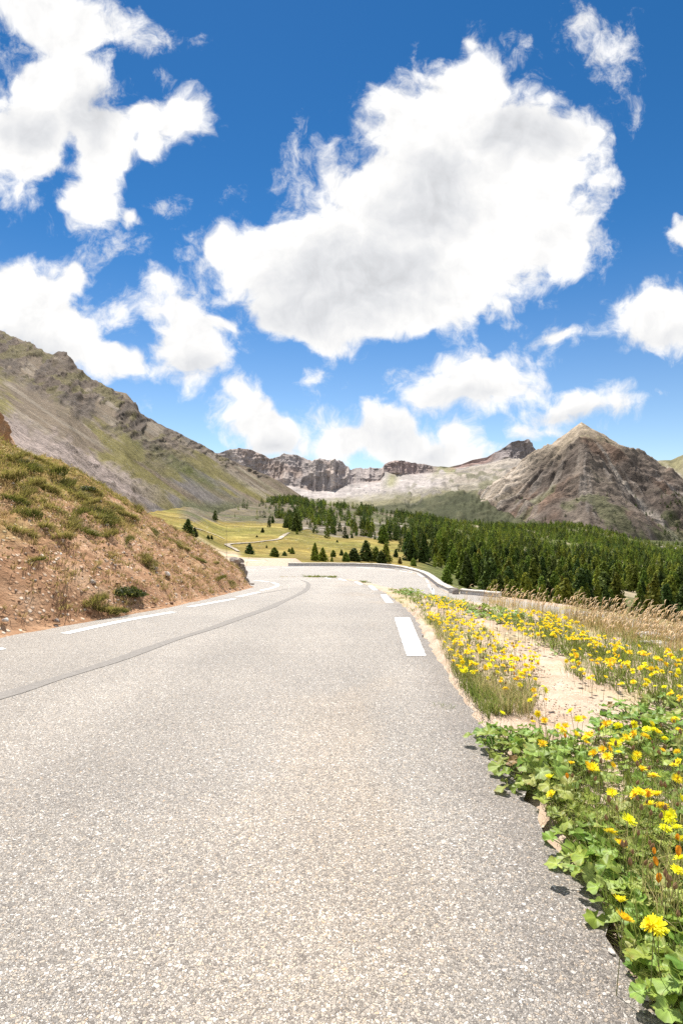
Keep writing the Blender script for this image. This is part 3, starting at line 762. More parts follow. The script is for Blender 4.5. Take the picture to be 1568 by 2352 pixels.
c = mixc(c, (0.19, 0.17, 0.16), np.exp(-((thw + 1.1) / .03) ** 2) * sstep(260, 360, r))
c = mixc(c, (0.085, 0.095, 0.045), sstep(.12, .35, fbm(X * .012, Y * .012, 16, 5)) * sstep(330, 480, r) * .7)
topw = 1 - sstep(90, 240, r + 110 * big + 60 * rad + 30 * np.cos(th + 2.2))  # beige tip, painted paler where the sun clears the cloud shadow
c = mixc(c, (0.245, 0.205, 0.155), topw); c = mixc(c, (0.19, 0.17, 0.105), topw * sstep(.0, .3, big + .5 * fine)); c = mixc(c, (0.35, 0.30, 0.24), topw * sstep(.15, .4, rad) * .8)
leftw = sstep(-2.62, -2.9, -np.abs(th)) if False else sstep(2.5, 2.95, np.abs(th) + .25 * big)
c = mixc(c, (0.235, 0.20, 0.16), leftw * .85); c = mixc(c, (0.33, 0.295, 0.26), leftw * sstep(200, 320, r) * sstep(-.2, .3, rad2))
rightw = (np.abs(th + .2) < .35) * 1.0
c = mixc(c, (0.30, 0.255, 0.205), rightw * .5 * (1 - sstep(250, 400, r)))
P = np.stack([X + PX, Y + PY, Zf], -1)
o = mk('mountain', P.reshape(-1, 3), grid_faces(*X.shape), M_PYR, col=(c.reshape(-1, 3) * .85 + c.reshape(-1, 3).mean(1, keepdims=True) * .15) * np.array((1.30, 1.22, 1.12)))
tag(o, 'brown pyramid-shaped peak with a pale tip on the right', kind='structure')
def pyr_z(xq, yq):
    i = np.clip(((np.asarray(yq) - PY - gy[0]) / 5).astype(int), 0, len(gy) - 1); j = np.clip(((np.asarray(xq) - PX - gx[0]) / 5).astype(int), 0, len(gx) - 1)
    return Zf[i, j]

#@@PART2@@
# ------------------------------------------------------------------ blade and leaf builders
def blades(base, h, w, lean_dir, lean, cb, ct, twist=None):
    """curved grass blades: 5 vertices each. base (n,3), h,w,lean (n,), lean_dir (n,) angle"""
    n = len(base)
    tw = RS.uniform(0, math.pi, n) if twist is None else twist
    wd = np.stack([np.cos(tw), np.sin(tw), np.zeros(n)], 1) * (w / 2)[:, None]
    ld = np.stack([np.cos(lean_dir), np.sin(lean_dir), np.zeros(n)], 1)
    up = np.array([0, 0, 1.0])
    p1 = base + up * (h * .55)[:, None] + ld * (lean * h * .25)[:, None]
    p2 = base + up * (h * (1 - .25 * lean))[:, None] + ld * (lean * h)[:, None]
    V = np.stack([base - wd, base + wd, p1 - wd * .8, p1 + wd * .8, p2], 1).reshape(-1, 3)
    i = np.arange(n)[:, None] * 5
    F4 = i + np.array([[0, 1, 3, 2]]); F3 = i + np.array([[2, 3, 4]])
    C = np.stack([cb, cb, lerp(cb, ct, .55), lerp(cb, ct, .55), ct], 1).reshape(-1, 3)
    return V, F4, F3, C

class Bag:
    """collects pieces of geometry for one mesh"""
    def __init__(s): s.V, s.F, s.C, s.n = [], [], [], 0
    def add(s, V, Fs, C):
        V = np.asarray(V, float); C = np.asarray(C, float)
        if C.ndim == 1: C = np.tile(C, (len(V), 1))
        for f in (Fs if isinstance(Fs, list) else [Fs]):
            s.F.append(np.asarray(f, np.int64) + s.n)
        s.V.append(V); s.C.append(C); s.n += len(V)
    def mesh(s, name, mat, parent=None, smooth=True, link=True):
        q = [f for f in s.F if f.shape[1] == 4]; t3 = [f for f in s.F if f.shape[1] == 3]
        Fs = ([np.concatenate(q)] if q else []) + ([np.concatenate(t3)] if t3 else [])
        return mk(name, np.concatenate(s.V), Fs, mat, parent, smooth, np.concatenate(s.C), link)

def tube(bag, pts, r, colr, sides=4):
    P = np.array(pts, float); n = len(P); r = np.full(n, r) if np.isscalar(r) else np.array(r)
    T = np.gradient(P, axis=0); T /= np.linalg.norm(T, axis=1)[:, None] + 1e-9
    ref = np.array([1.0, .13, 0]); U = np.cross(T, ref); U /= np.linalg.norm(U, axis=1)[:, None] + 1e-9
    W = np.cross(T, U)
    a = np.arange(sides) / sides * 2 * math.pi
    V = (P[:, None] + (U[:, None] * np.cos(a)[None, :, None] + W[:, None] * np.sin(a)[None, :, None]) * r[:, None, None]).reshape(-1, 3)
    F = []
    for i in range(n - 1):
        for k in range(sides):
            F.append((i * sides + k, i * sides + (k + 1) % sides, (i + 1) * sides + (k + 1) % sides, (i + 1) * sides + k))
    bag.add(V, np.array(F), np.tile(np.array(colr, float), (len(V), 1)))

import bmesh
def rock_mesh(name, mat, size, seed, cuts=3, flat=.5, parent=None, link=True):
    """angular stone: sphere cut by random planes and roughened"""
    bm = bmesh.new(); bmesh.ops.create_icosphere(bm, subdivisions=cuts, radius=1.0)
    bm.verts.ensure_lookup_table()
    V = np.array([v.co[:] for v in bm.verts]); F = np.array([[v.index for v in f.verts] for f in bm.faces]); bm.free()
    rs = np.random.RandomState(seed)
    for k in range(11):
        d = rs.normal(size=3); d[2] *= .8; d /= np.linalg.norm(d); lim = rs.uniform(.5, .82)
        s = V @ d; ov = np.maximum(s - lim, 0); V -= ov[:, None] * d * .93
    V *= (1 + .09 * fbm(V[:, 0] * 2.5 + seed, V[:, 1] * 2.5, V[:, 2] * 2.5, 4))[:, None]
    V *= np.array(size); V[:, 2] += size[2] * flat
    return mk(name, V, F, mat, parent, False, None, link)

# ------------------------------------------------------------------ conifers
def crown_mesh(name, seed, n, spread, dark, light, link=False):
    """needle sprays in whorls through the crown, unit height; uneven outline with gaps"""
    rs = np.random.RandomState(seed)
    t = rs.uniform(.10, 1.0, n) ** 1.05
    nb = 9
    ang0 = rs.uniform(0, 2 * math.pi, 400)
    br = rs.randint(0, nb, n); lev = (t * 15).astype(int)
    ph = ang0[(lev * nb + br) % 400] * .22 + br * 2 * math.pi / nb + rs.normal(0, .16, n)
    lenv = rs.uniform(.72, 1.18, 400)[(lev * nb + br) % 400]
    R = spread * (1 - t) ** (.50 + .07 * (seed % 4)) * lenv * np.where(t < .25, .55 + 1.8 * t, 1) + .012
    f = np.sqrt(rs.uniform(.08, 1, n))
    rad = R * f
    z = t + .035 * rs.normal(size=n) - .10 * f * R / spread * .6 + .03 * np.sin(ph * 3 + seed)
    z = np.clip(z, .05, 1.02)
    Cn = np.stack([np.cos(ph) * rad, np.sin(ph) * rad, z], 1)
    s = spread * rs.uniform(.16, .34, n) * (1.15 - .6 * t)
    nv = np.stack([np.cos(ph) * .8, np.sin(ph) * .8, np.full(n, .55)], 1) + rs.normal(0, .38, (n, 3)); nv /= np.linalg.norm(nv, axis=1)[:, None]
    side = np.cross(nv, rs.normal(size=(n, 3)) * .5 + np.array([0, 0, 1.0])); side /= np.linalg.norm(side, axis=1)[:, None] + 1e-9
    out = np.cross(side, nv)
    a = Cn + out * s[:, None]; b = Cn - out * (s * .7)[:, None]; w = side * (s * .6)[:, None]
    V = np.stack([b, Cn + w, a, Cn - w], 1).reshape(-1, 3)
    F = np.arange(n * 4).reshape(n, 4)
    k = rs.uniform(0, 1, n)
    C = np.array(dark) * (1 - k[:, None]) + np.array(light) * k[:, None]
    C = np.repeat(C, 4, 0)
    return V, F, C

PAL = {'pine': ((.034, .058, .013), (.11, .155, .032)), 'larch': ((.085, .13, .016), (.25, .30, .042)), 'gold': ((.15, .13, .018), (.28, .23, .035))}
def make_tree_meshes(kind, seed, spread, n):
    V, F, C = crown_mesh('crown', seed, n, spread, *PAL[kind])
    cm = mk('crown', V, F, M_CROWN, None, False, C, False)
    b = Bag(); rs = np.random.RandomState(seed + 5)
    tube(b, [(0, 0, -.04), (.004, 0, .2), (-.003, .004, .55), (0, 0, .93)], [.020, .016, .010, .003], (.1, .075, .05), 6)
    for q in range(16):
        z = rs.uniform(.16, .85); a = rs.uniform(0, 6.28); L = spread * (1 - z) ** .7 * .8
        tube(b, [(0, 0, z), (math.cos(a) * L * .6, math.sin(a) * L * .6, z - .01), (math.cos(a) * L, math.sin(a) * L, z - .03)], [.005, .003, .001], (.1, .075, .05), 3)
    tm = b.mesh('trunk', M_BARK, None, True, False)
    return cm, tm
TREES = {'pine': [make_tree_meshes('pine', 10 + i, s, 1150) for i, s in enumerate((.25, .28, .32, .23))],
         'larch': [make_tree_meshes('larch', 30 + i, s, 1000) for i, s in enumerate((.21, .25, .28))],
         'gold': [make_tree_meshes('gold', 50, .24, 500)]}
def tree(name, loc, h, kind, var, rz, label, cat, group=None, wide=1.0):
    r = empty(name, loc, rz); r.scale = (h * wide, h * wide, h)
    cm, tm = TREES[kind][var % len(TREES[kind])]
    link_mesh('crown', cm, r); link_mesh('trunk', tm, r)
    return tag(r, label, cat, group)

meadow_trees = [  # x, base y, height (survey units), kind, width, label
    (432, 1231, 38, 'pine', 1.15, 'tall dark pine standing at the top edge of the bank against the meadow'),
    (447, 1233, 21, 'pine', 1.2, 'small dark pine leaning close to the right of the tall pine above the bank'),
    (478, 1238, 9, 'pine', 1.2, 'tiny dark conifer just above the brow of the bank left of the dirt track'),
    (486, 1239, 10, 'pine', 1.2, 'second tiny conifer close to the dirt track start above the bank'),
    (573, 1273, 24, 'pine', 1.55, 'bushy dark round conifer beside the bend of the pale dirt track'),
    (630, 1279, 22, 'larch', 1.4, 'bushy green conifer in the meadow between two smaller ones left of the parapet'),
    (653, 1277, 11, 'pine', 1.3, 'short dark sapling conifer just right of the bushy green one in the meadow'),
    (671, 1272, 15, 'larch', 1.3, 'young green conifer in the meadow above the left end of the parapet'),
    (664, 1268, 9, 'larch', 1.2, 'very small pale conifer behind the young green one above the parapet end'),
    (603, 1223, 11, 'pine', 1.1, 'lone dark conifer on the upper meadow above the pale track'),
    (590, 1234, 5, 'pine', 1.2, 'tiny lone bush-like conifer in the middle of the yellow meadow'),
    (612, 1259, 8, 'pine', .9, 'thin small conifer on the meadow right below the pale track'),
    (723, 1288, 40, 'larch', .95, 'tall light green larch, left one of the pair just behind the parapet'),
    (741, 1289, 31, 'larch', 1.2, 'shorter broad larch, right one of the pair just behind the parapet'),
    (765, 1279, 16, 'larch', 1.2, 'small rounded larch right of the larch pair behind the parapet'),
    (762, 1290, 12, 'larch', 1.2, 'little conifer half hidden by the parapet right of the larch pair'),
    (784, 1276, 14, 'pine', 1.2, 'small dark conifer left of the dense clump behind the parapet'),
    (794, 1290, 22, 'larch', 1.1, 'mid-sized larch leaning on the left side of the dense clump behind the parapet'),
    (813, 1289, 29, 'pine', 1.3, 'broad dark pine left of the tallest conifer behind the middle of the parapet'),
    (840, 1289, 46, 'pine', 1.2, 'tall full dark pine behind the middle of the parapet'),
    (862, 1290, 33, 'larch', 1.1, 'green conifer right of the tall full pine behind the parapet'),
    (886, 1294, 44, 'larch', 1.1, 'tall broad green conifer behind the parapet where it starts to curve'),
    (875, 1294, 28, 'pine', 1.0, 'narrow dark conifer tucked beside the broad green one at the curve of the parapet'),
    (909, 1280, 19, 'pine', 1.0, 'small dark spire between two taller trees beyond the curving parapet'),
    (918, 1295, 16, 'gold', 1.2, 'yellowing little larch beyond the curving parapet'),
    (943, 1288, 47, 'pine', 1.0, 'tall dark spire-like pine left of the thick forest edge'),
    (949, 1300, 18, 'larch', 1.1, 'small green conifer at the foot of the dark spire-like pine'),
    (1025, 1342, 42, 'larch', 1.25, 'pointed green conifer standing by the end of the parapet'),
    (798, 1237, 10, 'pine', 1.0, 'small dark conifer on the edge of the moraine, left of two'),
    (808, 1236, 9, 'pine', 1.0, 'small dark conifer on the edge of the moraine, right of two'),
    (774, 1246, 6, 'pine', 1.2, 'tiny bush-like conifer at the moraine foot above the yellow meadow'),
]
for i, (x, y, h, k, wd, lab) in enumerate(meadow_trees):
    p = mid_hit(x, y); hh = h / FPX * p[1] * 1.04
    tree('conifer_tree', (p[0], p[1], p[2] - .15), hh, k, i, i * 1.3, lab, 'tree', None, wd * 1.5)

# sapling on the brow of the bank
sx, sy = (341 - CX) / FPX * 20.6, 20.6
tree('larch_sapling', (sx, sy, float(bank_z(np.array([sx]), np.array([sy]))[0]) + .02), .62, 'larch', 1, .5, 'bright green larch sapling on the brow of the earth bank', 'tree', None, 1.5)

# forest: sample the slope, nearest trees become individuals
def forest_density(x, y, Y):
    nz = fbm(x / 28, y / 16, 40, 3)
    d = np.zeros_like(x)
    n2 = fbm(x / 60, y / 30, 61, 4)
    right = sstep(900, 1000, x + 70 * n2 + .35 * (y - 1230)) * (y > 1150)
    d = np.maximum(d, right * np.where((x > 1440) & (Y > 900), .12, 1.0))
    hill = sstep(560, 720, x + 60 * n2) * (1 - sstep(1195, 1232, y + 18 * n2 - .10 * (x - 700))) * (y > 1148) * (x <= 1000)
    d = np.maximum(d, hill * (.12 + 1.5 * sstep(-.3, .2, nz + .5 * n2)))
    d = np.maximum(d, .05 * (x > 640) * (x <= 990) * (y < 1240) * (y > 1200))
    d = np.maximum(d, (x > 840) * (x < 985) * (y >= 1232) * (y < 1275) * .4 * sstep(850, 980, x + 80 * nz))
    d = np.maximum(d, (x > 490) * (x <= 640) * (y < 1200) * (y > 1144) * .20 * sstep(-.15, .25, nz))
    d = np.maximum(d, (x > 395) * (x <= 500) * (y < 1190) * (y > 1140) * .03)
    gap = np.exp(-(((x - 1520) / 55) ** 2 + ((y - 1385) / 20) ** 2)) + np.exp(-(((x - 1210) / 10) ** 2 + ((y - 1265) / 12) ** 2))
    d = d * (1 - .75 * np.clip(gap, 0, 1))
    d = d * (1 - .97 * ((x - 1395) ** 2 / 26 ** 2 + (y - 1213) ** 2 / 11 ** 2 < 1))
    return d
rs = np.random.RandomState(5)
NS = 60000
Yc = np.sqrt(rs.uniform(135 ** 2, 1450 ** 2, NS)); xc = rs.uniform(380, 1950, NS)
Xc = (xc - CX) / FPX * Yc
area = (1950 - 380) / FPX * (1450 ** 2 - 135 ** 2) / 2
zc = mid_z(Xc, Yc); yc = CY - (zc - CAMZ) / Yc * FPX
prob = forest_density(xc, yc, Yc) * (area / 26.0) / NS * np.where(Yc < 230, 1.1, np.where(Yc < 420, .78, np.where(Yc < 800, .62, .5))) * (.15 + 1.25 * sstep(-.25, .2, fbm(Xc * .035, Yc * .022, 50, 3)))
keep = rs.uniform(0, 1, NS) < prob
ok = ~((xc < 1060) & (Yc < 215)) & ~((xc < 1120) & (Yc < 185))
Xf, Yf, Zf_, xf = Xc[keep & ok], Yc[keep & ok], zc[keep & ok], xc[keep & ok]
Hf = 3.5 + 9.5 * rs.beta(1.6, 2.4, len(Xf)) * np.where(Yf > 800, 1.05, 1.0)
larch_p = np.where(xf < 1000, .3, .62)
kf = np.where(rs.uniform(0, 1, len(Xf)) < larch_p, 1, 0)
szf = Hf / Yf; inview = (xf > 380) & (xf < 1590)
order = np.argsort(-np.where(inview, szf, -1))
ind = order[:265]; rest = order[265:]
for j, q in enumerate(ind):
    k = 'larch' if kf[q] else 'pine'
    if j % 31 == 7: k = 'gold'
    lab = {'larch': 'light green larch in the thick forest on the slope below the dry grass', 'pine': 'dark green pine in the thick forest on the slope below the dry grass',
           'gold': 'yellowish larch among the greener trees of the forest below the dry grass'}[k]
    tree('conifer_tree', (Xf[q], Yf[q], Zf_[q] - .2), Hf[q], k, j, j * .77, lab, 'tree', 'conifers of the forest below the road', rs.uniform(.9, 1.35))
FB = Bag()
LO = [crown_mesh('c', 70 + i, 110, (.22, .30, .34)[i % 3], *(PAL['larch'] if i % 2 else PAL['pine'])) for i in range(10)]
HI = [crown_mesh('c', 90 + i, 240, (.22, .27, .32)[i % 3], *(PAL['larch'] if i % 2 else PAL['pine'])) for i in range(6)]
for q in rest:
    src = HI if (Yf[q] < 520) else LO
    cand = [m for i, m in enumerate(src) if (i % 2) == kf[q]]
    V, F, C = cand[rs.randint(len(cand))]
    a = rs.uniform(0, 6.28); ca, sa = math.cos(a), math.sin(a); h = Hf[q]; w = h * rs.uniform(.9, 1.35) * (1.15 if src is LO else 1)
    W = np.stack([(V[:, 0] * ca - V[:, 1] * sa) * w + Xf[q], (V[:, 0] * sa + V[:, 1] * ca) * w + Yf[q], V[:, 2] * h + Zf_[q] - .3], 1)
    FB.add(W, F, 1.0 * C * rs.uniform(.5, 1.45) * np.array([rs.uniform(.9, 1.2), 1, 1]))
# scattered dark pines on the lower flank of the peak, the valley floor and the mountain foot
sp = 0
for q in range(5200):
    x = rs.uniform(1100, 1620); Yq = rs.uniform(1650, 2250); Xq = (x - CX) / FPX * Yq
    z = float(pyr_z(Xq, Yq)); y = CY - (z - CAMZ) / Yq * FPX
    if z < CAMZ - 88: continue
    pr = .55 * float(sstep(1500, 1560, x)) * float(sstep(1125, 1150, y)) * (1 if y < 1195 else .5) + .05 * float(sstep(1150, 1195, y)) * float(sstep(1330, 1420, x)) + .012 * (y > 1130)
    if rs.uniform() < pr:
        V, F, C = LO[2 * rs.randint(5)]; h = rs.uniform(8, 15)
        FB.add(np.stack([V[:, 0] * h * 1.3 + Xq, V[:, 1] * h * 1.3 + Yq, V[:, 2] * h + z - .5], 1), F, C * .8); sp += 1
forest = FB.mesh('forest', M_WOOD, None, False)
tag(forest, 'far conifer forest spreading over the slopes and valley below the peak', 'forest', kind='stuff')

# lone dots of conifers on the left scree slope
for i, (x, y, h, lab) in enumerate([(514, 1148, 11, 'dark conifer at the foot of the scree slope, leftmost of a short line'), (531, 1150, 11, 'dark conifer second in the short line at the foot of the scree slope'),
        (541, 1153, 12, 'dark conifer third in the short line at the foot of the scree slope'), (552, 1156, 10, 'dark conifer at the right end of the short line at the scree foot'),
        (410, 1149, 7, 'pair-like dark bushy conifer at the left edge of the dark moraine'), (405, 1147, 6, 'tiny dark conifer touching the pair-like one at the moraine edge')]):
    p = mid_hit(x, y, 250, 1100); tree('conifer_tree', (p[0], p[1], p[2] - .3), h / FPX * p[1], 'pine', i, i, lab, 'tree', None, 1.3)

# ------------------------------------------------------------------ parapet walls
def wall(name, pts, h, th, label, parts=True):
    P = np.array(pts, float)
    s = np.linspace(0, len(P) - 1, (len(P) - 1) * 8 + 1)
    C = np.stack([np.interp(s, np.arange(len(P)), P[:, i]) for i in (0, 1)], 1)
    k = np.ones(5) / 5; Cp = np.pad(C, ((2, 2), (0, 0)), 'edge'); C = np.stack([np.convolve(Cp[:, i], k, 'valid') for i in (0, 1)], 1)
    T = np.gradient(C, axis=0); T /= np.linalg.norm(T, axis=1)[:, None]
    Nn = np.stack([-T[:, 1], T[:, 0]], 1)
    zb = gz(C[:, 0], C[:, 1])
    root = empty(name, (C[0, 0], C[0, 1], zb[0]))
    org = np.array([C[0, 0], C[0, 1], zb[0]])
    def prism(o0, o1, z0, z1, nm, mat, rough):
        rr = rough * vnoise(s * 6.1, s * 0, 3)
        ring = [C + Nn * o0, C + Nn * o1]
        a = np.concatenate([ring[0], (zb + z0)[:, None]], 1); b = np.concatenate([ring[1], (zb + z0)[:, None]], 1)
        c_ = np.concatenate([ring[1], (zb + z1 + rr)[:, None]], 1); d = np.concatenate([ring[0], (zb + z1 + rr)[:, None]], 1)
        V = np.stack([a, b, c_, d], 1).reshape(-1, 3) - org
        n = len(C); F = []
        for i in range(n - 1):
            for k2 in range(4):
                F.append((i * 4 + k2, i * 4 + (k2 + 1) % 4, i * 4 + 4 + (k2 + 1) % 4, i * 4 + 4 + k2))
        F += [(3, 2, 1, 0), ((n - 1) * 4, (n - 1) * 4 + 1, (n - 1) * 4 + 2, (n - 1) * 4 + 3)]
        return mk(nm, V, np.array(F), mat, root, False)
    prism(-th / 2, th / 2, -.5, h - .09, 'masonry', M_WALL, .0)
    prism(-th / 2 - .04, th / 2 + .04, h - .088, h, 'coping', M_COPE, .015)
    return tag(root, label, 'wall'), C, zb
OW = np.array([(-5.9, 60.6), (-3.2, 60.9), (-.8, 60.7), (1.7, 60.0), (3.7, 58.8), (5.25, 57.2), (6.15, 55.5), (6.7, 53.7), (7.3, 51.2), (7.5, 48.7), (7.5, 45.8), (7.45, 42.9), (7.6, 41.2), (7.75, 39.8)])
wall('parapet_wall', OW, .34, .42, 'low pale stone parapet curving round the outside of the hairpin')
wall('parapet_wall', [(8.25, 39.6), (9.0, 39.1), (9.8, 38.5), (10.6, 37.8)], .30, .45, 'short lower stretch of pale wall just beyond the end of the curving parapet')
# dark end stone
e = rock_mesh('end_stone', M_ROCK, (.34, .30, .36), 3, 2, .3); e.location = (7.85, 39.25, float(gz(np.array([7.85]), np.array([39.25]))[0]))
tag(e, 'dark rough stone finishing the near end of the parapet', 'stone')

# ------------------------------------------------------------------ rocks
def bz(x, y): return float(bank_z(np.array([x]), np.array([y]))[0])
for i, (x, y, dpt, s, rz, lab) in enumerate([
        (541, 1287, 23.6, (.34, .34, .13), .3, 'flat-topped grey rock capping the nose of the bank, the highest of the outcrop'),
        (551, 1298, 23.9, (.22, .24, .17), 1.1, 'blocky pinkish rock below the cap rock at the bank nose'),
        (557, 1305, 24.0, (.20, .24, .20), 2.0, 'small angular rock in the middle of the outcrop at the bank nose'),
        (559, 1322, 24.0, (.22, .24, .26), .7, 'upright pale rock near the foot of the outcrop at the bank nose'),
        (563, 1338, 24.0, (.19, .2, .2), 2.6, 'brown rock at the very foot of the bank nose by the road edge'),
        (554, 1290, 24.2, (.16, .2, .12), 1.9, 'smaller dark block sticking out right of the cap rock')]):
    p = px(x, y, dpt); o = rock_mesh('outcrop_rock', M_ROCK, s, 20 + i, 4, 0.0); o.location = p; o.rotation_euler = (.15 * i, .1, rz)
    tag(o, lab, 'rock', 'rocks of the outcrop at the bank nose')
for i, (x, y, dpt, s, lab) in enumerate([(572, 1349, 22.6, (.12, .1, .06), 'dark stone lying at the foot of the bank where the road bends left'), (580, 1350, 22.2, (.09, .08, .05), 'smaller stone lying on the dirt point at the bend beside the bank'),
        (361, 1455, 0, 0, '')][:2]):
    p = px(x, y, dpt); o = rock_mesh('stone', M_ROCK, s, 40 + i, 3, .4); o.location = (p[0], p[1], float(gz(np.array([p[0]]), np.array([p[1]]))[0])); tag(o, lab, 'stone')
# orange cliff at the far left, mostly outside the frame
o = rock_mesh('rock_cliff', M_ROCKO, (6.2, 7.5, 9.5), 61, 6, 0.0); V_ = np.zeros(len(o.data.vertices) * 3, np.float32); o.data.vertices.foreach_get('co', V_); V_ = V_.reshape(-1, 3); V_ += (V_ / (np.linalg.norm(V_, axis=1)[:, None] + 1e-6)) * (1.3 * (ridged(V_[:, 0] * .5, V_[:, 1] * .5, V_[:, 2] * .22, 5, .6) - .5))[:, None]; o.data.vertices.foreach_set('co', V_.ravel()); o.data.update(); o.location = (-26.4, 36, 6.9); o.rotation_euler = (0, -.12, .4)
tag(o, 'sliver of an orange rock cliff at the left edge above the bank', 'cliff')
# pale boulders in the dry grass
for i, (x, y, s, rz, lab) in enumerate([(1487, 1463, (.20, .13, .045), .3, 'pale flat boulder in the dry grass at the right, the left one'), (1545, 1467, (.22, .14, .055), 1.2, 'pale boulder in the dry grass at the right edge, partly overgrown'), (1500, 1480, (.2, .1, .03), .1, 'low whitish slab lying in front of the pale boulders')]):
    p = hit(x, y); o = rock_mesh('boulder', M_PALE, s, 80 + i, 4, .45); o.location = p; o.rotation_euler = (0, 0, rz); tag(o, lab, 'boulder')
for i, (x, y, s, rz, lab) in enumerate([(1475, 2290, (.016, .026, .010), .5, 'pale cream pebble lying on the dark edge of the road'), (1216, 1780, (.024, .016, .012), 1.0, 'white stone beside the leafy clump at the road edge'),
        (1403, 2190, (.012, .014, .008), .2, 'small brownish pebble at the crumbling road edge')]):
    p = hit(x, y); o = rock_mesh('pebble', M_PALE, s, 90 + i, 3, .5); o.location = p; o.rotation_euler = (0, 0, rz); tag(o, lab, 'pebble')
# boulders scattered on the bank
for i, (x, y, s) in enumerate([(385, 1455, .0), (372, 1455, 0)]): pass
def bank_pt(x, y):
    d = np.linspace(4, 30, 2600); Xr = (x - CX) / FPX * d; Zr = CAMZ + (CY - y) / FPX * d
    g = bank_z(Xr, d); k = np.argmax((Zr <= g) & (Xr < XL(d)))
    return Xr[k], d[k], g[k]
for i, (x, y, s, lab) in enumerate([(12, 1435, .055, 'grey stone low on the bank at the left edge of the view'), (130, 1435, .05, 'pale stone half buried at the foot of the bank'), (385, 1326, .10, 'grey stone half way up the bank, larger of two close together'),
        (357, 1312, .085, 'weathered stone just above the larger grey one half way up the bank'), (131, 1285, .1, 'small whitish stone high on the bare part of the bank'), (300, 1365, .08, 'small stone on the bare earth above the dark green shrub')]):
    X0, Y0, Z0 = bank_pt(x, y); o = rock_mesh('stone', M_ROCK if i % 2 else M_PALE, (s, s * .8, s * .55), 100 + i, 3, .2); o.location = (X0, Y0, Z0 + .05); o.rotation_euler = (.3, .4, i); tag(o, lab, 'stone')

# snow poles by the lay-by
M_POLE = stone_mat('weathered_wood', (.12, .1, .08), (.25, .21, .17), 8)
for (x0, y0, x1, y1, dpt, lab) in [(560, 1300, 576, 1265, 45, 'thin leaning snow pole beside the lay-by entrance'), (520, 1275, 520, 1208, 30, 'thin upright snow pole behind the brow of the bank')]:
    a, b_ = px(x0, y0, dpt), px(x1, y1, dpt); bg = Bag(); tube(bg, [(0, 0, -.6), tuple(b_ - a)], [.011, .008], (.2, .16, .12), 6)
    o = bg.mesh('snow_pole', M_POLE); o.location = a; tag(o, lab, 'pole')

# huts on the valley floor
for i, (x, y, wd, lab) in enumerate([(1660 * .9185 - 5, 1262, 9, 'tiny grey chalet with a pitched roof on the valley floor'), (1691 * .9185, 1265, 7, 'tiny dark-roofed hut right of the grey chalet on the valley floor')]):
    p = mid_hit(x, y, 500, 1500); r = empty('chalet', p, .4 + i); bg = Bag()
    L, W, H = wd, wd * .6, 3.0
    V = np.array([(-L/2, -W/2, -1), (L/2, -W/2, -1), (L/2, W/2, -1), (-L/2, W/2, -1), (-L/2, -W/2, H), (L/2, -W/2, H), (L/2, W/2, H), (-L/2, W/2, H), (-L/2, 0, H + 2), (L/2, 0, H + 2)])
    mk('wall', V, [np.array([(0, 1, 5, 4), (2, 3, 7, 6)]), np.array([(0, 4, 8), (0, 8, 7), (0, 7, 3), (1, 9, 5), (1, 6, 9), (1, 2, 6)])], M_WALL, r, False)
    e2 = .5; R = np.array([(-L/2-e2, -W/2-e2, H-.3), (L/2+e2, -W/2-e2, H-.3), (L/2+e2, 0, H+2.15), (-L/2-e2, 0, H+2.15), (-L/2-e2, W/2+e2, H-.3), (L/2+e2, W/2+e2, H-.3)])
    mk('roof', np.concatenate([R, R + np.array([0, 0, .25])]), np.array([(6, 7, 8, 9), (9, 8, 11, 10), (0, 1, 7, 6), (4, 5, 11, 10), (0, 3, 2, 1), (3, 4, 5, 2)]), M_ROCK, r, False)
    tag(r, lab, 'hut')

# ------------------------------------------------------------------ grasses
def tufts(pts, nblade, h, spread, lean, cb, ct, w=.006, bag=None, jitter=.35):
    """pts (n,3): several blades rooted around each point"""
    n = len(pts); k = nblade
    b = np.repeat(pts, k, 0); ang = RS.uniform(0, 2 * math.pi, n * k); rr = np.abs(RS.normal(0, 1, n * k)) * np.repeat(np.broadcast_to(spread, n), k)
    b = b + np.stack([np.cos(ang) * rr, np.sin(ang) * rr, np.full(n * k, -.01)], 1)
    hh = np.repeat(np.broadcast_to(h, n), k) * RS.uniform(1 - jitter, 1 + jitter, n * k)
    ln = np.clip(lean + RS.normal(0, .18, n * k), .05, 1.1)
    wd = np.full(n * k, w) * RS.uniform(.7, 1.3, n * k)
    kk = RS.uniform(.75, 1.25, (n * k, 1))
    V, F4, F3, C = blades(b, hh, wd, ang + RS.normal(0, .5, n * k), ln, np.repeat(cb, k, 0) * kk, np.repeat(ct, k, 0) * kk)
    bag.add(V, [F4, F3], C)
def cols(n, *cs):
    a = np.array(cs); return a[RS.randint(0, len(a), n)] * RS.uniform(.85, 1.15, (n, 1))

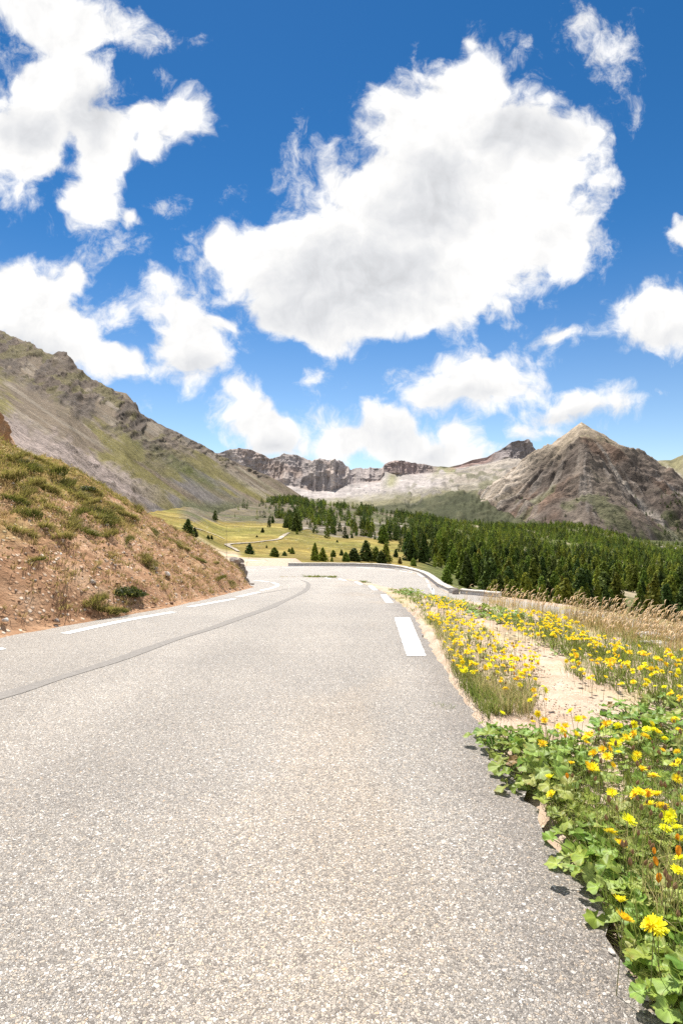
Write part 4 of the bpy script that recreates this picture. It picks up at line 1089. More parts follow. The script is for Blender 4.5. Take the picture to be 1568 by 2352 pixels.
# on the bank
GB = Bag()
n = 34000
Yb = RS.uniform(5, 24.5, n); db = RS.uniform(.15, 9.5, n); Xb = XL(Yb) - db
hb = .72 * db
gn = fbm(Xb * .5, Yb * .5, 4, 4); g2 = fbm(Xb * 1.6, Yb * 1.6, 14, 3)
p = np.clip(.14 + .14 * sstep(0, .3, fbm(Xb * 2.5, Yb * 2.5, 24, 2)) + .42 * sstep(1.6, 4.6, hb + 2.4 * gn + 1.4 * g2) + .30 * sstep(.12, .35, g2), 0, 1)
k = (RS.uniform(0, 1, n) < p) & (Yb < crestY(Xb) + .4)
pt = np.stack([Xb, Yb, bank_z(Xb, Yb) + bank_noise(Xb, Yb)], 1)[k]; hk = hb[k]; gk = g2[k]
n = len(pt)
grn = np.clip(sstep(1.2, 3.8, hk + 3 * gk), 0, 1)[:, None]
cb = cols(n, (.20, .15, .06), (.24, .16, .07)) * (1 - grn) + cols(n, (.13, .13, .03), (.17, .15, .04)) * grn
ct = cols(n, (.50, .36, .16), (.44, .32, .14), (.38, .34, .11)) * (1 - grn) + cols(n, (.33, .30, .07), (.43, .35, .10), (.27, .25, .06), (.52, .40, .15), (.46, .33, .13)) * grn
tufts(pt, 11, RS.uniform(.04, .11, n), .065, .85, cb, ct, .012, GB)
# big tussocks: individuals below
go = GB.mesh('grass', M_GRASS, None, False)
tag(go, 'short olive and straw-coloured grass growing over the earth bank', 'grass', kind='stuff')

def tussock_mesh(seed, green, R, H, nb):
    rs_ = np.random.RandomState(seed)
    a = rs_.uniform(0, 6.28, nb); r_ = R * np.sqrt(rs_.uniform(0, 1, nb)); dome = np.sqrt(np.clip(1 - (r_ / R) ** 2, 0, 1))
    b = np.stack([np.cos(a) * r_, np.sin(a) * r_ * .8, -.03 + .10 * H * dome], 1)
    h = H * rs_.uniform(.5, 1.1, nb) * (.45 + .55 * dome)
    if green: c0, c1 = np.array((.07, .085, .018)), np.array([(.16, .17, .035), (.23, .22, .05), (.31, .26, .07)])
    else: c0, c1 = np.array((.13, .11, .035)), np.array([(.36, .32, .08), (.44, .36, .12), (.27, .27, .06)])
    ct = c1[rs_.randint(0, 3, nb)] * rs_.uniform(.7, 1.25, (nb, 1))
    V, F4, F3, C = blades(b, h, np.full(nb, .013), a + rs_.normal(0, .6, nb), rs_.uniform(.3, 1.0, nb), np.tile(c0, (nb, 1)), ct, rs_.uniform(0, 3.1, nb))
    return mk('tussock', V, [F4, F3], M_GRASS, None, False, C, False)
TUS = [tussock_mesh(i, i % 3 == 0, .36, .30, 520) for i in range(6)]
tus = [(78, 1118, 1.2), (105, 1135, 1.1), (60, 1125, 1.), (225, 1198, 1.5), (205, 1188, 1.2), (250, 1205, 1.), (160, 1190, 1.2), (140, 1205, 1.1), (290, 1190, 1.), (120, 1095, 1.2), (40, 1145, 1.), (170, 1140, 1.1),
       (35, 1160, .9), (195, 1165, 1.), (310, 1175, .9), (180, 1220, 1.1), (95, 1225, .8), (235, 1240, .9), (345, 1225, .8), (40, 1230, .8), (130, 1250, .9), (280, 1250, .8), (395, 1250, .8), (420, 1265, .7), (70, 1300, .6), (330, 1290, .6),
       (235, 1405, .7), (270, 1412, .6), (210, 1392, .7), (345, 1300, .6), (455, 1290, .7), (490, 1300, .6), (20, 1060, 1.2), (60, 1075, 1.1), (95, 1068, 1.), (15, 1110, 1.1), (145, 1118, 1.), (255, 1165, 1.), (215, 1140, .9), (500, 1335, .7), (530, 1345, .6), (100, 1170, 1.), (60, 1195, .9)]
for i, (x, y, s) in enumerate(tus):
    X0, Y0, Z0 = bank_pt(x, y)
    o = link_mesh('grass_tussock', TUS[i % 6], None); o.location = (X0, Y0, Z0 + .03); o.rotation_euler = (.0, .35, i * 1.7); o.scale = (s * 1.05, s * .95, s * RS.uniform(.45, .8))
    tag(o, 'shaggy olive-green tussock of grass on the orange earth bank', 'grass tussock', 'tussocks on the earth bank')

def shrub(x, y, R, seed, label):
    X0, Y0, Z0 = bank_pt(x, y); rs_ = np.random.RandomState(seed); n = 900
    d = rs_.normal(size=(n, 3)); d /= np.linalg.norm(d, axis=1)[:, None]; d[:, 2] = np.abs(d[:, 2])
    lump = 1 + .35 * fbm(d[:, 0] * 2 + seed, d[:, 1] * 2, d[:, 2] * 2, 3)
    c_ = d * (R * rs_.uniform(.45, 1, n) * lump)[:, None] * np.array([1.3, .9, .40])
    s = rs_.uniform(.018, .036, n); u = rs_.normal(size=(n, 3)); u /= np.linalg.norm(u, axis=1)[:, None]; v = np.cross(u, d); v /= np.linalg.norm(v, axis=1)[:, None] + 1e-6
    V = np.stack([c_ - u * s[:, None], c_ + v * (s * .6)[:, None], c_ + u * s[:, None], c_ - v * (s * .6)[:, None]], 1).reshape(-1, 3)
    C = np.repeat(np.array([(.045, .06, .015), (.075, .092, .02), (.13, .135, .032)])[rs_.randint(0, 3, n)], 4, 0)
    r_ = empty('shrub', (X0, Y0, Z0 + .02), seed); mk('foliage', V, np.arange(n * 4).reshape(n, 4), M_GRASS, r_, False, C)
    b = Bag()
    for q in range(7):
        a = rs_.uniform(0, 6.28); tube(b, [(0, 0, -.05), (math.cos(a) * R * .4, math.sin(a) * R * .4, R * .2), (math.cos(a) * R * .8, math.sin(a) * R * .7, R * .4)], [.008, .006, .002], (.1, .07, .05), 4)
    b.mesh('stem', M_STEM, r_); tag(r_, label, 'shrub')
shrub(280, 1366, .27, 1, 'low dark green shrub near the road edge on the bare lower part of the bank')
shrub(308, 1370, .23, 2, 'dark shrub with a rounded right side touching the low dark green one on the bank')
shrub(190, 1128, .30, 3, 'dark green shrub on the upper left slope of the bank')

# on the verge: zones in survey coordinates -> points on the ground
def zone_pts(poly, n, h=0.0):
    P = np.array(poly, float); x0, y0 = P.min(0); x1, y1 = P.max(0); out = []
    def inside(x, y):
        c = False; j = len(P) - 1
        for i in range(len(P)):
            if (P[i, 1] > y) != (P[j, 1] > y) and x < (P[j, 0] - P[i, 0]) * (y - P[i, 1]) / (P[j, 1] - P[i, 1]) + P[i, 0]: c = not c
            j = i
        return c
    while len(out) < n:
        x, y = RS.uniform(x0, x1), RS.uniform(y0, y1)
        if inside(x, y): out.append(hit(x, y, h))
    return np.array(out)

VG = Bag()
def vg(poly, n, k, h0, h1, spread, lean, pal0, pal1, w=.005):
    p_ = zone_pts(poly, n); tufts(p_, k, RS.uniform(h0, h1, n), spread, lean, cols(n, *pal0), cols(n, *pal1), w, VG)
GR0, GR1 = [(.13, .17, .03), (.16, .19, .045)], [(.30, .37, .08), (.38, .39, .11), (.23, .33, .07)]
ST0, ST1 = [(.33, .28, .11), (.38, .31, .14)], [(.66, .54, .29), (.58, .49, .24), (.53, .48, .20)]
vg([(1040, 1545), (1110, 1640), (1190, 1650), (1260, 1600), (1180, 1530), (1080, 1490)], 170, 9, .07, .16, .02, .55, GR0, GR1, .0035)
vg([(1080, 1570), (1130, 1640), (1230, 1650), (1220, 1590)], 110, 7, .10, .2, .02, .5, ST0, ST1, .003)
vg([(1120, 1690), (1250, 1830), (1330, 1930), (1568, 1900), (1568, 1720), (1250, 1690)], 150, 8, .07, .17, .025, .6, GR0, GR1, .003)
vg([(1290, 1880), (1420, 2120), (1568, 2330), (1600, 2330), (1620, 1900), (1450, 1850)], 150, 9, .06, .15, .02, .55, GR0, GR1, .0028)
vg([(1340, 1900), (1470, 2120), (1568, 2200), (1640, 2100), (1620, 1900), (1450, 1860)], 60, 7, .12, .24, .02, .45, ST0, ST1, .0026)
vg([(1290, 1545), (1440, 1600), (1568, 1640), (1620, 1560), (1500, 1500), (1330, 1490)], 230, 9, .07, .17, .03, .55, GR0, GR1, .005)
vg([(1180, 1445), (1320, 1520), (1440, 1510), (1300, 1440), (1150, 1415)], 170, 9, .06, .14, .03, .6, GR0, GR1, .006)
vg([(1010, 1440), (1060, 1500), (1170, 1500), (1090, 1420), (980, 1400)], 120, 8, .05, .10, .03, .7, GR0, GR1, .006)
vg([(900, 1362), (960, 1390), (1060, 1405), (1100, 1388), (1000, 1370), (925, 1355)], 130, 8, .06, .14, .05, .6, GR0, GR1, .010)
vg([(700, 1324.6), (772, 1325.5), (772, 1327), (700, 1325.8)], 60, 10, .08, .2, .12, .6, [(.09, .12, .02)], [(.26, .32, .05), (.34, .36, .07)], .02)
vg([(825, 1335), (845, 1337), (848, 1339), (830, 1337.5)], 16, 10, .05, .12, .08, .6, [(.09, .12, .02)], [(.26, .32, .05)], .014)
vg([(640, 1325), (705, 1324.4), (705, 1325.6), (645, 1326)], 16, 6, .05, .1, .1, .6, ST0, ST1, .016)
vg([(1000, 1612), (1035, 1618), (1035, 1630), (1008, 1626)], 7, 7, .015, .04, .02, .9, GR0, GR1, .003)
vg([(1000, 1455), (1045, 1560), (1110, 1650), (1150, 1650), (1090, 1540), (1030, 1450), (975, 1400), (955, 1385)], 200, 8, .05, .13, .025, .6, GR0, GR1, .004)
vg([(985, 1425), (1030, 1520), (1085, 1600), (1130, 1600), (1060, 1480), (1000, 1410)], 110, 8, .05, .12, .025, .6, ST0, ST1, .004)
vg([(1150, 1690), (1250, 1850), (1330, 1990), (1420, 2140), (1520, 2320), (1568, 2330), (1400, 2050), (1290, 1850), (1200, 1700)], 150, 8, .04, .10, .02, .7, GR0, GR1, .0026)
vg([(1120, 1400), (1220, 1400), (1380, 1440), (1568, 1480), (1600, 1530), (1420, 1520), (1260, 1470), (1130, 1430)], 330, 9, .06, .15, .03, .55, GR0, GR1, .005)
vg([(898, 1372), (930, 1392), (985, 1435), (1020, 1440), (985, 1400), (940, 1372)], 70, 7, .03, .08, .04, .7, GR0, GR1, .006)
def plan_pts(x0, x1, y0, y1, n):
    Xp, Yp = RS.uniform(x0, x1, n * 3), RS.uniform(y0, y1, n * 3)
    k = (CX + FPX * Xp / Yp > 1590) & (Xp < np.interp(Yp, _cy, _cx) + .2); Xp, Yp = Xp[k][:n], Yp[k][:n]
    return np.stack([Xp, Yp, gz(Xp, Yp)], 1)
for n_, k_, h0_, h1_, pal_ in ((900, 8, .05, .13, (GR0, GR1)), (450, 7, .06, .16, (ST0, ST1))):      # the verge carries on beside the road
    p_ = plan_pts(1.1, 6.5, 1.2, 7.5, n_); m_ = len(p_)
    tufts(p_, k_, RS.uniform(h0_, h1_, m_), .04, .6, cols(m_, *pal_[0]), cols(m_, *pal_[1]), .005, VG)
vgo = VG.mesh('grass', M_GRASS, None, False); tag(vgo, 'fine green and straw-coloured grass among the flowers on the verge', 'grass', kind='stuff')

# dry seeding grass along the crest
DG = Bag()
def dry(poly, n, h0, h1):
    p_ = zone_pts(poly, n)
    tufts(p_, 6, RS.uniform(h0 * .5, h1 * .75, n), .05, .35, cols(n, (.46, .37, .18), (.40, .35, .14)), cols(n, (.74, .60, .35), (.68, .56, .29), (.62, .55, .26)), .006, DG)
    for q in p_:
        for r_ in range(2):
            h = RS.uniform(h0, h1) * (1.0 if RS.uniform() < .8 else 1.25); a = RS.uniform(-.6, 1.2); ln = RS.uniform(.05, .28) * h; b0 = q + np.array([RS.normal(0, .05), RS.normal(0, .05), -.01])
            d = np.array([math.cos(a), math.sin(a) * .5, 0])
            top = b0 + np.array([0, 0, h * .93]) + d * ln
            colr = np.array((.68, .55, .34)) * RS.uniform(.8, 1.15)
            tube(DG, [b0, b0 + np.array([0, 0, h * .5]) + d * ln * .25, top], [.0026, .0022, .0016], colr, 3)
            hc = np.array((.86, .72, .52)) * RS.uniform(.75, 1.2)
            tip = top + np.array([0, 0, h * .10]) + d * (ln * .6 + .03)
            mid_ = (top + tip) / 2 + np.array([0, 0, .012])
            tube(DG, [top - np.array([0, 0, .02]), top + (mid_ - top) * .4, mid_, tip], [.002, .0062, .005, .001], hc, 4)
dry([(1110, 1384), (1150, 1400), (1260, 1420), (1400, 1448), (1480, 1462), (1568, 1475), (1640, 1480), (1720, 1500), (1720, 1470), (1640, 1455), (1568, 1452), (1420, 1432), (1300, 1412), (1180, 1388)], 430, .17, .35)
dry([(1300, 1440), (1400, 1470), (1568, 1500), (1640, 1500), (1600, 1470), (1460, 1450), (1340, 1425)], 170, .12, .24)
dry([(1060, 1376), (1110, 1384), (1180, 1398), (1180, 1388), (1110, 1377)], 60, .14, .30)
dgo = DG.mesh('grass', M_GRASS, None, False); tag(dgo, 'tall dry straw-coloured grass with seed heads along the crest of the verge', 'grass', kind='stuff')

# gravel strewn on the verge and along the asphalt edge
GV = Bag(); bm = bmesh.new(); bmesh.ops.create_icosphere(bm, subdivisions=1, radius=1.0); bm.verts.ensure_lookup_table()
IV = np.array([v.co[:] for v in bm.verts]); IF = np.array([[v.index for v in f.verts] for f in bm.faces]); bm.free()
for poly, n, s0, s1 in [([(1180, 1480), (1400, 1640), (1240, 1660), (1150, 1600), (1060, 1440)], 700, .004, .011), ([(1000, 1440), (1110, 1700), (1260, 1850), (1420, 2150), (1540, 2340), (1580, 2340), (1450, 2110), (1290, 1830), (1140, 1690), (1030, 1440)], 700, .003, .009),
                        ([(1350, 1850), (1568, 2000), (1568, 1800), (1400, 1760)], 300, .004, .010), ([(1440, 2120), (1568, 2330), (1568, 2150)], 160, .003, .009)]:
    P_ = zone_pts(poly, n)
    for q in P_:
        s = .75 * RS.uniform(s0, s1) * np.array([1, RS.uniform(.6, 1.2), RS.uniform(.4, .8)]); V = IV * (1 + .3 * RS.uniform(-1, 1, (len(IV), 1))) * s
        GV.add(V + q + np.array([0, 0, s[2] * .3]), IF, np.array([(.66, .53, .41), (.76, .66, .55), (.58, .45, .34), (.60, .53, .46)][RS.randint(4)]) * RS.uniform(.85, 1.15))
gv = GV.mesh('gravel', M_STEM, None, False); tag(gv, 'pale loose gravel scattered over the verge and the road edge', 'gravel', kind='stuff')
# stones and clods on the bank
GV = Bag()
n = 1700; Yb = RS.uniform(5.5, 24, n); db = np.abs(RS.normal(0, 2.6, n)) + .02; Xb = XL(Yb) - db; kk = Yb < crestY(Xb)
for X0, Y0 in zip(Xb[kk], Yb[kk]):
    s = RS.uniform(.012, .035) * (2.0 if RS.uniform() < .05 else 1) * np.array([1, RS.uniform(.6, 1.2), RS.uniform(.5, .8)]); V = IV * (1 + .35 * RS.uniform(-1, 1, (len(IV), 1))) * s
    z = bz(X0, Y0) + float(bank_noise(np.array([X0]), np.array([Y0]))[0])
    GV.add(V + np.array([X0, Y0, z]), IF, np.array([(.40, .24, .14), (.50, .36, .24), (.30, .16, .085), (.52, .44, .37)][RS.randint(4)]) * RS.uniform(.75, 1.15))
gv = GV.mesh('gravel', M_STEM, None, False); tag(gv, 'orange-brown clods and stones littering the earth bank', 'rubble', kind='stuff')

# ------------------------------------------------------------------ broad-leaved plants (coltsfoot-like)
def leaf(bag, base, tip_dir, R, tilt, roll, colr, rs_):
    """rounded, toothed, heart-based leaf with raised rim and radial folds"""
    nr = 30; a = np.linspace(-math.pi * rs_.uniform(.82, .95), math.pi * rs_.uniform(.82, .95), nr); wob = rs_.uniform(0, 6)
    tooth = 1 + .075 * np.cos(a * 9 + wob) + .045 * rs_.normal(size=nr) + .07 * np.cos(3 * a + wob)
    rad = R * (.80 + .16 * np.cos(a) + .05 * np.cos(2 * a)) * tooth
    fold = .13 * R * np.cos(a * 4.5 + wob) + .12 * R * np.cos(a * 2 + wob * 1.7)
    rings = [(.33, .16), (.68, .5), (1.0, 1.0)]
    V = [np.zeros(3)]; 
    for f, g in rings:
        x = rad * f * np.cos(a) + .15 * R * f; y = rad * f * np.sin(a); z = .16 * R * f * f + fold * g + .02 * R * rs_.normal(size=nr) * f - .10 * R * (f > .9) * (np.cos(a) > .3)
        V += list(np.stack([x, y, z], 1))
    V = np.array(V); F3, F4 = [], []
    for i in range(nr - 1): F3.append((0, 1 + i, 2 + i))
    for k in range(2):
        o_ = 1 + k * nr
        for i in range(nr - 1): F4.append((o_ + i, o_ + nr + i, o_ + nr + i + 1, o_ + i + 1))
    Mx = Euler((roll, tilt, 0)).to_matrix(); Rz = Matrix.Rotation(tip_dir, 3, 'Z')
    V = V @ np.array((Rz @ Mx)).T + np.array(base)
    vein = np.where(np.arange(nr) % 4 == 1, 1.22, .97)
    C = np.array(colr) * np.concatenate([[1.3], vein * 1.05, vein, np.where(np.arange(nr) % 4 == 1, 1.1, .88)])[:, None] * rs_.uniform(.85, 1.15, (len(V), 1))
    C[-nr:] = C[-nr:] * np.where(rs_.uniform(size=(nr, 1)) < .12, np.array([[1.25, .85, .7]]), 1.0)
    bag.add(V, [np.array(F4), np.array(F3)], C)
def plant_meshes(seed, nl, R0, R1, H0, H1, sp):
    rs_ = np.random.RandomState(seed); lv, stk = Bag(), Bag()
    for q in range(nl):
        a = q * 2.4 + rs_.normal(0, .3); d = sp * math.sqrt((q + .4) / nl) * rs_.uniform(.8, 1.2); h = rs_.uniform(H0, H1) * (1.1 - .5 * d / sp); R = R0 + (R1 - R0) * rs_.uniform() ** 1.4
        p_ = (math.cos(a) * d, math.sin(a) * d, h)
        g = [(.20, .32, .05), (.26, .38, .07), (.17, .275, .045), (.30, .41, .09), (.23, .36, .08), (.29, .36, .10)][rs_.randint(6)]
        if rs_.uniform() < .012: g = (.30, .18, .08)
        leaf(lv, p_, a + rs_.normal(0, .5), R, rs_.uniform(-.2, .7), rs_.normal(0, .35), g, rs_)
        tube(stk, [(rs_.normal(0, .01), rs_.normal(0, .01), -.01), (p_[0] * .5, p_[1] * .5, h * .7), p_], [.003, .0025, .002], (.22, .24, .09), 4)
    return lv.mesh('leaves', M_LEAF, None, True, False), stk.mesh('leaf_stalks', M_STEM, None, True, False)
PLT = [plant_meshes(i, 12 + i % 4, .026, .064, .02, .12, .16) for i in range(8)]
PLS = [plant_meshes(40 + i, 7, .03, .05, .015, .06, .12) for i in range(3)]
plants = [(x, y, s, z) for z, L in {
    'near': [(1135, 1725, 1.0), (1170, 1705, 1.), (1205, 1695, .9), (1130, 1695, .8), (1180, 1745, .9), (1225, 1735, 1.), (1195, 1780, 1.), (1235, 1790, 1.1), (1265, 1760, 1.), (1215, 1815, .9), (1275, 1810, 1.), (1300, 1770, .9), (1255, 1715, .9),
             (1295, 1730, 1.), (1340, 1740, 1.), (1335, 1795, .9), (1290, 1845, .9)],
    'far': [(1440, 1690, 1.1), (1480, 1680, 1.1), (1520, 1675, 1.), (1560, 1690, 1.2), (1460, 1735, 1.), (1510, 1735, 1.1), (1550, 1745, 1.), (1420, 1720, .9), (1480, 1780, 1.), (1540, 1800, 1.), (1400, 1670, .9), (1370, 1700, .8), (1590, 1730, 1.), (1590, 1660, 1.1), (1440, 1640, .9), (1520, 1630, 1.), (1565, 1620, .9), (1480, 1640, .9)],
    'edge': [(1345, 1985, 1.15), (1375, 2045, 1.1), (1400, 1960, 1.), (1440, 2020, 1.), (1330, 1915, .8), (1420, 1905, .9), (1480, 1960, 1.), (1540, 1960, 1.), (1500, 1900, .9), (1560, 1890, 1.), (1450, 1860, .9), (1510, 1850, .8), (1375, 1880, .8), (1460, 2090, .9), (1520, 2050, 1.), (1580, 2030, 1.), (1310, 1880, .8), (1360, 1940, .9), (1395, 2005, 1.), (1430, 1960, .9), (1470, 2020, 1.), (1500, 1990, 1.), (1540, 2010, 1.), (1490, 2060, .9), (1550, 2080, 1.), (1580, 1970, 1.), (1440, 2110, .8), (1500, 2110, .9), (1560, 2140, 1.), (1600, 2100, 1.), (1400, 1920, .9), (1460, 1920, .9), (1530, 1920, .9)],
    'corner': [(1540, 2230, 1.), (1568, 2290, 1.), (1530, 2190, .8), (1600, 2230, 1.1), (1590, 2340, .9), (1490, 2150, .55), (1570, 2200, 1.), (1550, 2260, .8), (1600, 2290, 1.), (1525, 2160, .8)],
    'mid': [(1100, 1405, 1.3), (1125, 1408, 1.4), (1150, 1413, 1.3), (1175, 1418, 1.2), (1110, 1418, 1.2), (1140, 1424, 1.2), (1195, 1424, 1.1), (1165, 1430, 1.), (1088, 1412, 1.1), (1080, 1398, 1.), (1060, 1390, 1.1), (1280, 1500, .8), (1310, 1515, .7), (1420, 1560, .9), (1450, 1580, .9), (1385, 1545, .8), (1500, 1560, .8), (1240, 1480, .7), (1385, 1505, .7)],
    'bend': [(915, 1360, 1.2), (930, 1364, 1.3), (948, 1368, 1.2), (965, 1372, 1.1), (985, 1376, 1.1), (1010, 1382, 1.), (935, 1358, 1.2), (955, 1362, 1.2), (1035, 1384, 1.), (900, 1356, .9)]}.items() for x, y, s in L]
PLAB = {'near': 'leafy broad-leaved plant in the clump spilling onto the road edge', 'far': 'broad-leaved plant in the green patch at the right beyond the bare grit', 'edge': 'broad-leaved plant with toothed leaves along the crumbling road edge in front',
        'corner': 'broad-leaved plant in the bottom right corner beside the road', 'mid': 'broad-leaved plant among yellow flowers below the dry grass', 'bend': 'broad-leaved plant at the far tip of the verge where the road bends'}
for i, (x, y, s, z) in enumerate(plants):
    p_ = hit(x, y); r_ = empty('broad_leaved_plant', p_ + np.array([0, 0, -.004]), i * 2.1)
    s *= .82 if z in ('edge', 'corner') else .92; r_.scale = (s, s, s); lm, sm = (PLS if z == 'mid' and y > 1470 else PLT)[i % (3 if z == 'mid' and y > 1470 else 8)]
    link_mesh('leaves', lm, r_); link_mesh('leaf_stalks', sm, r_)
    tag(r_, PLAB[z], 'plant', {'near': 'leafy clump at the road edge', 'far': 'green patch beyond the bare grit', 'edge': 'plants along the crumbling edge', 'corner': 'plants in the bottom right corner', 'mid': 'plants below the dry grass', 'bend': 'plants at the bend'}[z])

pp = plan_pts(1.0, 3.2, 1.2, 4.2, 26)
for i, p_ in enumerate(pp):
    r_ = empty('broad_leaved_plant', p_ - np.array([0, 0, .004]), i * 1.9); lm, sm = PLT[i % 8]; s = RS.uniform(.7, 1.0); r_.scale = (s, s, s)
    link_mesh('leaves', lm, r_); link_mesh('leaf_stalks', sm, r_)
    tag(r_, 'broad-leaved plant at the far right of the verge, among short grass', 'plant', 'plants at the far right of the verge')

# ------------------------------------------------------------------ yellow flowers
def flower_head_mesh(seed, openness):
    rs_ = np.random.RandomState(seed); b = Bag()
    for ring, (np_, R, z0, up) in enumerate([(17, .0245, .0, .18), (14, .0185, .002, .45), (9, .012, .004, .8)]):
        for k in range(np_):
            a = k / np_ * 6.283 + ring * .2 + rs_.normal(0, .06); L = R * rs_.uniform(.85, 1.1); w = .0034; e = up + (1 - openness) * 1.1 + rs_.normal(0, .1)
            ca, sa = math.cos(a), math.sin(a); ce, se = math.cos(e), math.sin(e)
            def P_(l, s): return (ca * l * ce - sa * s, sa * l * ce + ca * s, z0 + l * se)
            V = [P_(.002, -w * .4), P_(.002, w * .4), P_(L * .65, w * .8), P_(L * .65, -w * .8), P_(L, w * .55), P_(L, -w * .55)]
            b.add(np.array(V), np.array([(0, 1, 2, 3), (3, 2, 4, 5)]), np.array((.97, .86, .035)) * rs_.uniform(.94, 1.03) if ring < 2 else np.array((.95, .78, .02)))
    return b.mesh('flower_head', M_PETAL, None, False, False)
HEADS = [flower_head_mesh(i, o) for i, o in enumerate((1, .95, .8, 1, .55))]
def stem_mesh(seed):
    rs_ = np.random.RandomState(seed); b = Bag(); l = rs_.normal(0, .12, 2)
    pts = [(-l[0] * t_ * (1 - t_) - 0 * t_, l[1] * t_ * (1 - t_), -t_) for t_ in np.linspace(0, 1, 6)]
    tube(b, pts[::-1], [.0085, .008, .0075, .007, .007, .009], (.26, .27, .10), 4)
    return b.mesh('stem', M_STEM, None, True, False)
STEMS = [stem_mesh(i) for i in range(5)]
bud = Bag(); a_ = np.linspace(0, 1, 5); tube(bud, [(0, 0, -.006), (0, 0, 0), (0, 0, .006), (0, 0, .012), (0, 0, .016)], [.001, .0055, .006, .004, .0025], (.30, .19, .10), 6)
BUD = bud.mesh('seed_head', M_STEM, None, True, False)
budy = Bag(); tube(budy, [(0, 0, -.006), (0, 0, 0), (0, 0, .007), (0, 0, .013), (0, 0, .017)], [.001, .0055, .0065, .006, .0045], (.75, .33, .02), 6)
BUDY = budy.mesh('seed_head', M_STEM, None, True, False)
fl = []
near = [(1298, 1672), (1290, 1678), (1328, 1654), (1390, 1665), (1384, 1672), (1350, 1690), (1345, 1697), (1405, 1715), (1398, 1722), (1412, 1708), (1362, 1765), (1368, 1772), (1355, 1770), (1365, 1735), (1405, 1760), (1240, 1708), (1247, 1710), (1223, 1660), (1235, 1640), (1250, 1657), (1280, 1675), (1152, 1640),
        (1265, 1825), (1425, 1940), (1424, 2075), (1432, 2115), (1510, 2130), (1500, 2142), (1494, 2125), (1488, 1825), (1492, 1850), (1540, 1870), (1535, 1878), (1527, 1905), (1555, 1905), (1556, 1730), (1520, 1725), (1548, 1760), (1500, 1785), (1553, 1790), (1310, 1635), (1340, 1650), (1438, 1695), (1545, 1655), (1560, 1935),
        (1520, 1855), (1565, 1840), (1385, 1725), (1420, 1730), (1320, 1690), (1395, 1740), (1262, 1790), (1230, 1600), (1220, 1612), (1560, 1580), (1400, 1665), (1455, 1665), (1282, 1668)]
zl = {'near': 'yellow daisy-like flower standing over the broad leaves near the road edge'}
for x, y in near: fl.append((x, y, RS.uniform(.11, .2), 'near'))
def scatter(poly, n, z, h0, h1):
    P = np.array(poly, float); x0, y0 = P.min(0); x1, y1 = P.max(0); k = 0
    while k < n:
        x, y = RS.uniform(x0, x1), RS.uniform(y0, y1); c = False; j = len(P) - 1
        for i in range(len(P)):
            if (P[i, 1] > y) != (P[j, 1] > y) and x < (P[j, 0] - P[i, 0]) * (y - P[i, 1]) / (P[j, 1] - P[i, 1]) + P[i, 0]: c = not c
            j = i
        if c and vnoise(np.array([x / 22.]), np.array([y / 12.]))[0] > RS.uniform(-.9, .5):
            fl.append((x, y, RS.uniform(h0, h1), z)); k += 1
scatter([(1310, 1480), (1420, 1480), (1568, 1490), (1600, 1520), (1568, 1560), (1420, 1545), (1330, 1550), (1290, 1510)], 105, 'right', .12, .22)
scatter([(1300, 1548), (1420, 1545), (1568, 1560), (1568, 1620), (1440, 1590)], 16, 'right', .1, .2)
scatter([(1020, 1440), (1060, 1425), (1130, 1440), (1200, 1470), (1250, 1500), (1215, 1560), (1150, 1530), (1090, 1550), (1050, 1540), (1005, 1450)], 200, 'strip', .07, .15)
scatter([(1150, 1540), (1240, 1560), (1270, 1620), (1180, 1600), (1110, 1560)], 16, 'strip', .08, .15)
scatter([(960, 1372), (1010, 1368), (1070, 1385), (1075, 1405), (1010, 1412), (965, 1392)], 110, 'bend', .08, .16)
scatter([(985, 1405), (1075, 1405), (1130, 1430), (1040, 1440), (985, 1425)], 75, 'bend', .07, .14)
scatter([(1120, 1408), (1200, 1398), (1300, 1415), (1345, 1440), (1330, 1470), (1240, 1470), (1150, 1440)], 200, 'band', .10, .2)
scatter([(1300, 1900), (1380, 1980), (1568, 2120), (1568, 1820), (1420, 1800)], 9, 'near', .12, .24)
scatter([(1210, 1640), (1568, 1640), (1568, 1790), (1290, 1780)], 20, 'near', .11, .2)
scatter([(940, 1385), (985, 1380), (1020, 1440), (985, 1430)], 16, 'bend', .06, .12)
scatter([(1340, 1450), (1440, 1470), (1440, 1490), (1330, 1480)], 30, 'band', .1, .2)
FLAB = {'near': ('yellow daisy-like flower standing over the broad leaves near the road edge', 'flowers over the broad leaves'), 'right': ('yellow flower in the cluster at the right between grit and dry grass', 'flowers right of the bare grit'),
        'strip': ('yellow flower in the strip between road edge and bare grit', 'flowers between road and grit'), 'bend': ('small yellow flower in the far patch near the bend', 'flowers near the bend'), 'band': ('yellow flower in the dense band below the dry grass', 'flowers below the dry grass')}
fl2 = []
for x, y, h, z in fl:
    p_ = hit(x, y, h)
    if p_[1] > 30: continue
    fl2.append((p_[1], p_, h, z))
fl2.sort(key=lambda q: q[0])
FS = Bag()
hd = []
for m in HEADS:
    n_ = len(m.vertices); V = np.zeros(n_ * 3, np.float32); m.vertices.foreach_get('co', V); V = V.reshape(-1, 3)
    F = np.array([p__.vertices[:] for p__ in m.polygons]); C = np.zeros(n_ * 4, np.float32); m.color_attributes['Col'].data.foreach_get('color', C); hd.append((V, F, C.reshape(-1, 4)[:, :3]))
